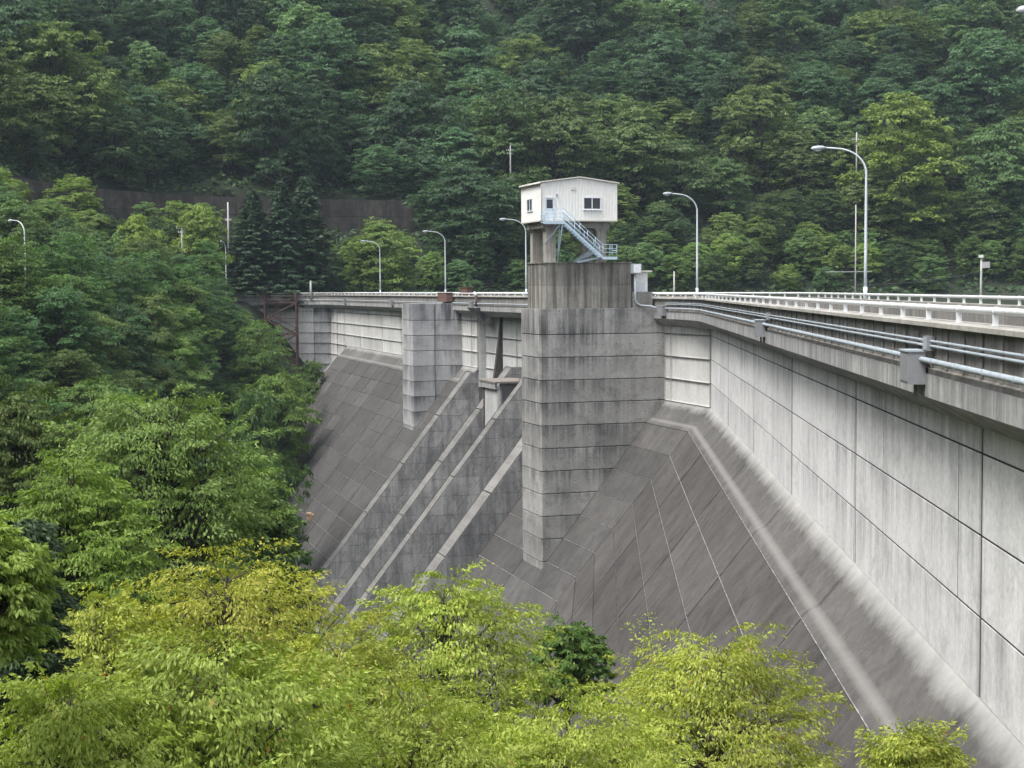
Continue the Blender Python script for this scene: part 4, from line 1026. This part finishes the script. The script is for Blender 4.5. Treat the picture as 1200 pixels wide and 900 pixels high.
# left bank below the road
LIM = [(345, 318), (380, 330), (405, 335), (425, 362), (450, 376), (520, 345), (560, 337), (600, 352), (680, 362), (745, 385), (760, 402)]
def limit_x(y): return float(np.interp(y, [q[0] for q in LIM], [q[1]-12 for q in LIM]))
vb = []
for j in range(0, 34):
    for i in range(-16, 8):
        x = i*6.6+(j % 2)*3.3+R_.uniform(-2, 2); y = 92+j*6.2+R_.uniform(-2, 2); vb.append((x, y))
vx = arr([v[0] for v in vb]); vy = arr([v[1] for v in vb]); vd = bank(vx, vy); vz = terrain(vx, vy)
left = []
for (x, y), d, z in zip(vb, vd, vz):
    if not (-64 < d < -2.5): continue
    s = R_.uniform(.8, 1.25)
    hs_ = s*R_.uniform(.85, 1.15); r = 4.6*s
    ok = True
    for zz_, rr_ in ((z+10.5*hs_, .35), (z+8*hs_, .8), (z+5*hs_, 1.0), (z+2.5*hs_, .8)):
        a, b = proj((x, y, zz_)); pr_ = F_PX/y*r*rr_
        if a+pr_ > limit_x(b): ok = False
    a, b = proj((x, y, z+8*hs_)); pr_ = F_PX/y*r
    if not ok or a < -pr_*.75: continue
    tz = proj((x, y, z+11*hs_))[1]
    if tz < 262: hs_ *= .6
    left.append((x, y, z, s, hs_, a, d))
lb = {}
for f in left: lb.setdefault(int(-f[6]//9), []).append(f)
for bi, k in enumerate(sorted(lb)):
    for ri, f in enumerate(sorted(lb[k], key=lambda q: q[5])):
        x, y, z, s, hs_, a, d = f
        v = R_.uniform(.85, 1.4); t = tuple(v*q for q in R_.choice([(.62, .80, .95), (.58, .76, .9), (.8, .9, .8), (.75, .95, .85), (1.05, 1.12, .8), (.92, .88, .75)]))
        lab = '%s broadleaf tree, %s from left, %s row below the left road' % (hue(t), ordw(ri+1), ordw(bi+1))
        plant('valley_tree', R_.choice(mid_v), (x, y, z-.4), (s, s, hs_), R_.uniform(0, 6.28), t, lab, 'tree', 'trees on the left bank below the road')
stand(mid_v[1], 11, 324, 428, 238, 104, 4.6, (1.25, 1.3, .8), 'fresh green layered tree against the left edge of the dam face', group='trees beside the dam end')
stand(mid_v[2], 11, 308, 384, 250, 96, 4.6, (1.05, 1.15, .85), 'light green layered tree in front of the rusty stair tower', group='trees beside the dam end')

stand(mid_v[0], 11, 366, 420, 272, 46, 4.6, (.95, 1.05, .85), 'small bush at the foot of the dam end wall', 'bush', 'bush', group='trees beside the dam end')
stand(mid_v[0], 11, 298, 452, 190, 104, 4.6, (.75, .9, .8), 'dark green tree at the left rim of the far slope, upper of two', group='trees beside the dam end')
stand(mid_v[3], 11, 306, 535, 140, 100, 4.6, (.85, 1.0, .8), 'mid-green tree at the left rim of the far slope, lower of two', group='trees beside the dam end')
stand(mid_v[2], 11, 14, 284, 182, 110, 4.6, (1.0, 1.1, .8), 'green tree below the left edge lamp', group='trees beside the dam end')
# near trees
GN = 'trees in front of the dam at the bottom'
_sd = [400]
def near(px, ytop, d, wpx, tint, label, mat='leaf_yellow', bark='bark', name='tree', **k):
    """one tree grown to its own size: top seen at (px, ytop) at depth d, crown wpx pixels wide"""
    p = atd(px, ytop, d); zb = grounded(p)-.3; H = max(3.0, p[2]-zb); R = wpx*d/F_PX/2; _sd[0] += 1
    hcr = min(H*.9, R*1.9)                          # crown height; the rest is bare stem
    a = dict(base=1-hcr/H, lobes=64, sprays=10, leaves=68, leaf=max(.085, .0029*d), spray_r=.15*R, droop=.45, flat=.9, twigs=True, lobe_r=.21, jit=.75, fan=.42, wid=.40, loose=1)
    a.update(k)
    return plant(name, tree_meshes(_sd[0], H=H, R=R, mat=M[mat], bark=M[bark], **a), (p[0], p[1], zb), 1.0, R_.uniform(0, 6.28), tint, label, 'tree', GN)
near(520, 684, 41, 285, (.92, 1.0, .9), 'round yellow-green tree with reddish tips in the bottom centre, before the spillway')
near(835, 760, 34, 330, (1.0, 1.0, .9), 'wide yellow-green tree at the bottom, right of centre, before the near slope', lobes=84)
near(668, 735, 62, 95, (1.2, 1.35, .95), 'small fresh green tree between the two yellow-green trees at the bottom', 'leaf_mid', lobes=34)
near(265, 662, 37, 320, (1.08, 1.0, .85), 'brightest yellow tree at lower left, before the green tree', lobes=64)
near(110, 706, 34, 260, (1.0, 1.0, .85), 'yellow-green tree at lower left beside the evergreen')
near(395, 750, 33, 230, (1.0, .98, .85), 'yellow-green tree at the bottom, left of the round tree')
near(250, 780, 24, 420, (.85, .95, .95), 'nearest yellow-green tree with drooping leaves at the bottom left', droop=.6, lobes=84, leaf=.11)
near(480, 812, 28, 330, (.9, .97, .9), 'yellow-green treetop along the bottom edge below the round tree')
near(680, 832, 28, 280, (.95, 1.0, .9), 'low yellow-green treetop at the bottom edge, centre right')
near(80, 800, 22, 300, (.88, .97, .9), 'yellow-green treetop in the bottom left corner', droop=.65)
near(6, 590, 26, 110, (1, 1, 1), 'dark glossy evergreen cut by the left edge', 'leaf_evergreen', 'bark_dark', lobes=80, spray_r=.3, leaf=.12, loose=0, flat=.85, jit=.7, shape=.2, lobe_r=.34, base=.1)
near(-30, 620, 20, 150, (.75, .9, .9), 'leafy yellow-green branches overlapping the evergreen at the left edge', droop=.6)
near(188, 466, 60, 280, (1.5, 1.45, 1.1), 'tall mid-green tree with visible dark limbs at centre left', 'leaf_mid', 'bark_dark', lobes=74)
near(292, 575, 66, 112, (1.25, 1.25, 1.05), 'green tree reaching over the left edge of the far slope', 'leaf_mid', 'bark_dark', lobes=44)
near(298, 640, 64, 135, (.55, .72, .8), 'dark green tree behind the bright yellow tree, against the far slope', 'leaf_mid', 'bark_dark', lobes=51)
near(15, 474, 74, 200, (.85, .8, .6), 'olive tree at the left edge behind the mid-green tree', 'leaf_mid', 'bark_dark')
near(80, 560, 50, 210, (1.6, 1.55, .8), 'light green tree between the olive tree and the bright yellow tree', 'leaf_mid', 'bark_dark')
near(1068, 868, 26, 62, (1.0, 1.0, .9), 'thin yellow-green treetop at the bottom right before the shoulder', lobes=26, sprays=8, spray_r=.32)

# undergrowth: uncountable leaf litter and shrubs on the near bank and valley floor
g_ = np.random.default_rng(77); n_ = 60000
ux = g_.uniform(-75, 8, n_); uy = g_.uniform(12, 235, n_); uz = terrain(ux, uy)
keep = (ux < B0[0]-.058*(B0[1]-uy)-9) & (np.abs(ux) < uy*.42+6)
ux, uy, uz = ux[keep], uy[keep], uz[keep]; n_ = len(ux)
clump = .5+.5*np.sin(ux*.9+1.7*np.sin(uy*.6))*np.cos(uy*.8)
ll = g_.uniform(.3, .7, n_)
um_ = leaf_mesh('undergrowth', np.stack([ux, uy, uz+g_.uniform(0, .9, n_)*clump], 1), np.stack([g_.normal(0, 1, n_), g_.normal(0, 1, n_), g_.normal(0, .4, n_)], 1),
                np.stack([g_.normal(0, .4, n_), g_.normal(0, .4, n_), np.ones(n_)], 1), ll, ll*.5, M['leaf_mid'])
o = bpy.data.objects.new('undergrowth', um_); C.objects.link(o); o.color = (.6, .7, .8, 1)
tag(o, 'low dark undergrowth covering the valley side below the trees', 'undergrowth', kind='stuff')
n_ = 120000
ux = g_.uniform(-175, 215, n_); uy = g_.uniform(170, 520, n_); ud = bank(ux, uy); uz = terrain(ux, uy)
keep = (ud > 1.5) & (np.abs(ux) < uy*.42+10) & ~((ud > 24) & (ud < 31.5) & (ux < -18)); ux, uy, uz = ux[keep], uy[keep], uz[keep]; n_ = len(ux)
ll = g_.uniform(1.0, 2.0, n_)
um_ = leaf_mesh('hillside_undergrowth', np.stack([ux, uy, uz+g_.uniform(0, 1.6, n_)], 1), np.stack([g_.normal(0, 1, n_), g_.normal(0, 1, n_), g_.normal(0, .5, n_)], 1),
                np.stack([g_.normal(0, .5, n_), g_.normal(-.3, .4, n_), np.ones(n_)], 1), ll, ll*.55, M['leaf_far'])
o = bpy.data.objects.new('hillside_undergrowth', um_); C.objects.link(o); o.color = (.7, .8, .85, 1)
tag(o, 'dark undergrowth between the trees of the far hillside', 'undergrowth', kind='stuff')

# ------------------------------------------------------------------ the moist air of the valley
hz = MB().box(-345, 435, -75, 655, -64, 330)
hm = bpy.data.materials.new('haze_air'); hm.use_nodes = True; ht = hm.node_tree; ht.nodes.clear()
pv = ht.nodes.new('ShaderNodeVolumePrincipled'); pv.inputs['Color'].default_value = (.70, .85, 1.0, 1); pv.inputs['Density'].default_value = HAZE; pv.inputs['Anisotropy'].default_value = .2
ho = ht.nodes.new('ShaderNodeOutputMaterial'); ht.links.new(pv.outputs[0], ho.inputs['Volume'])
if HAZE > 0:
    o = hz.put('haze', hm); tag(o, 'thin bluish haze filling the valley air', 'haze', kind='stuff')
print('FOREST', len(forest), 'LEFT', len(left), 'tris', sum(len(m.polygons) for m in bpy.data.meshes))
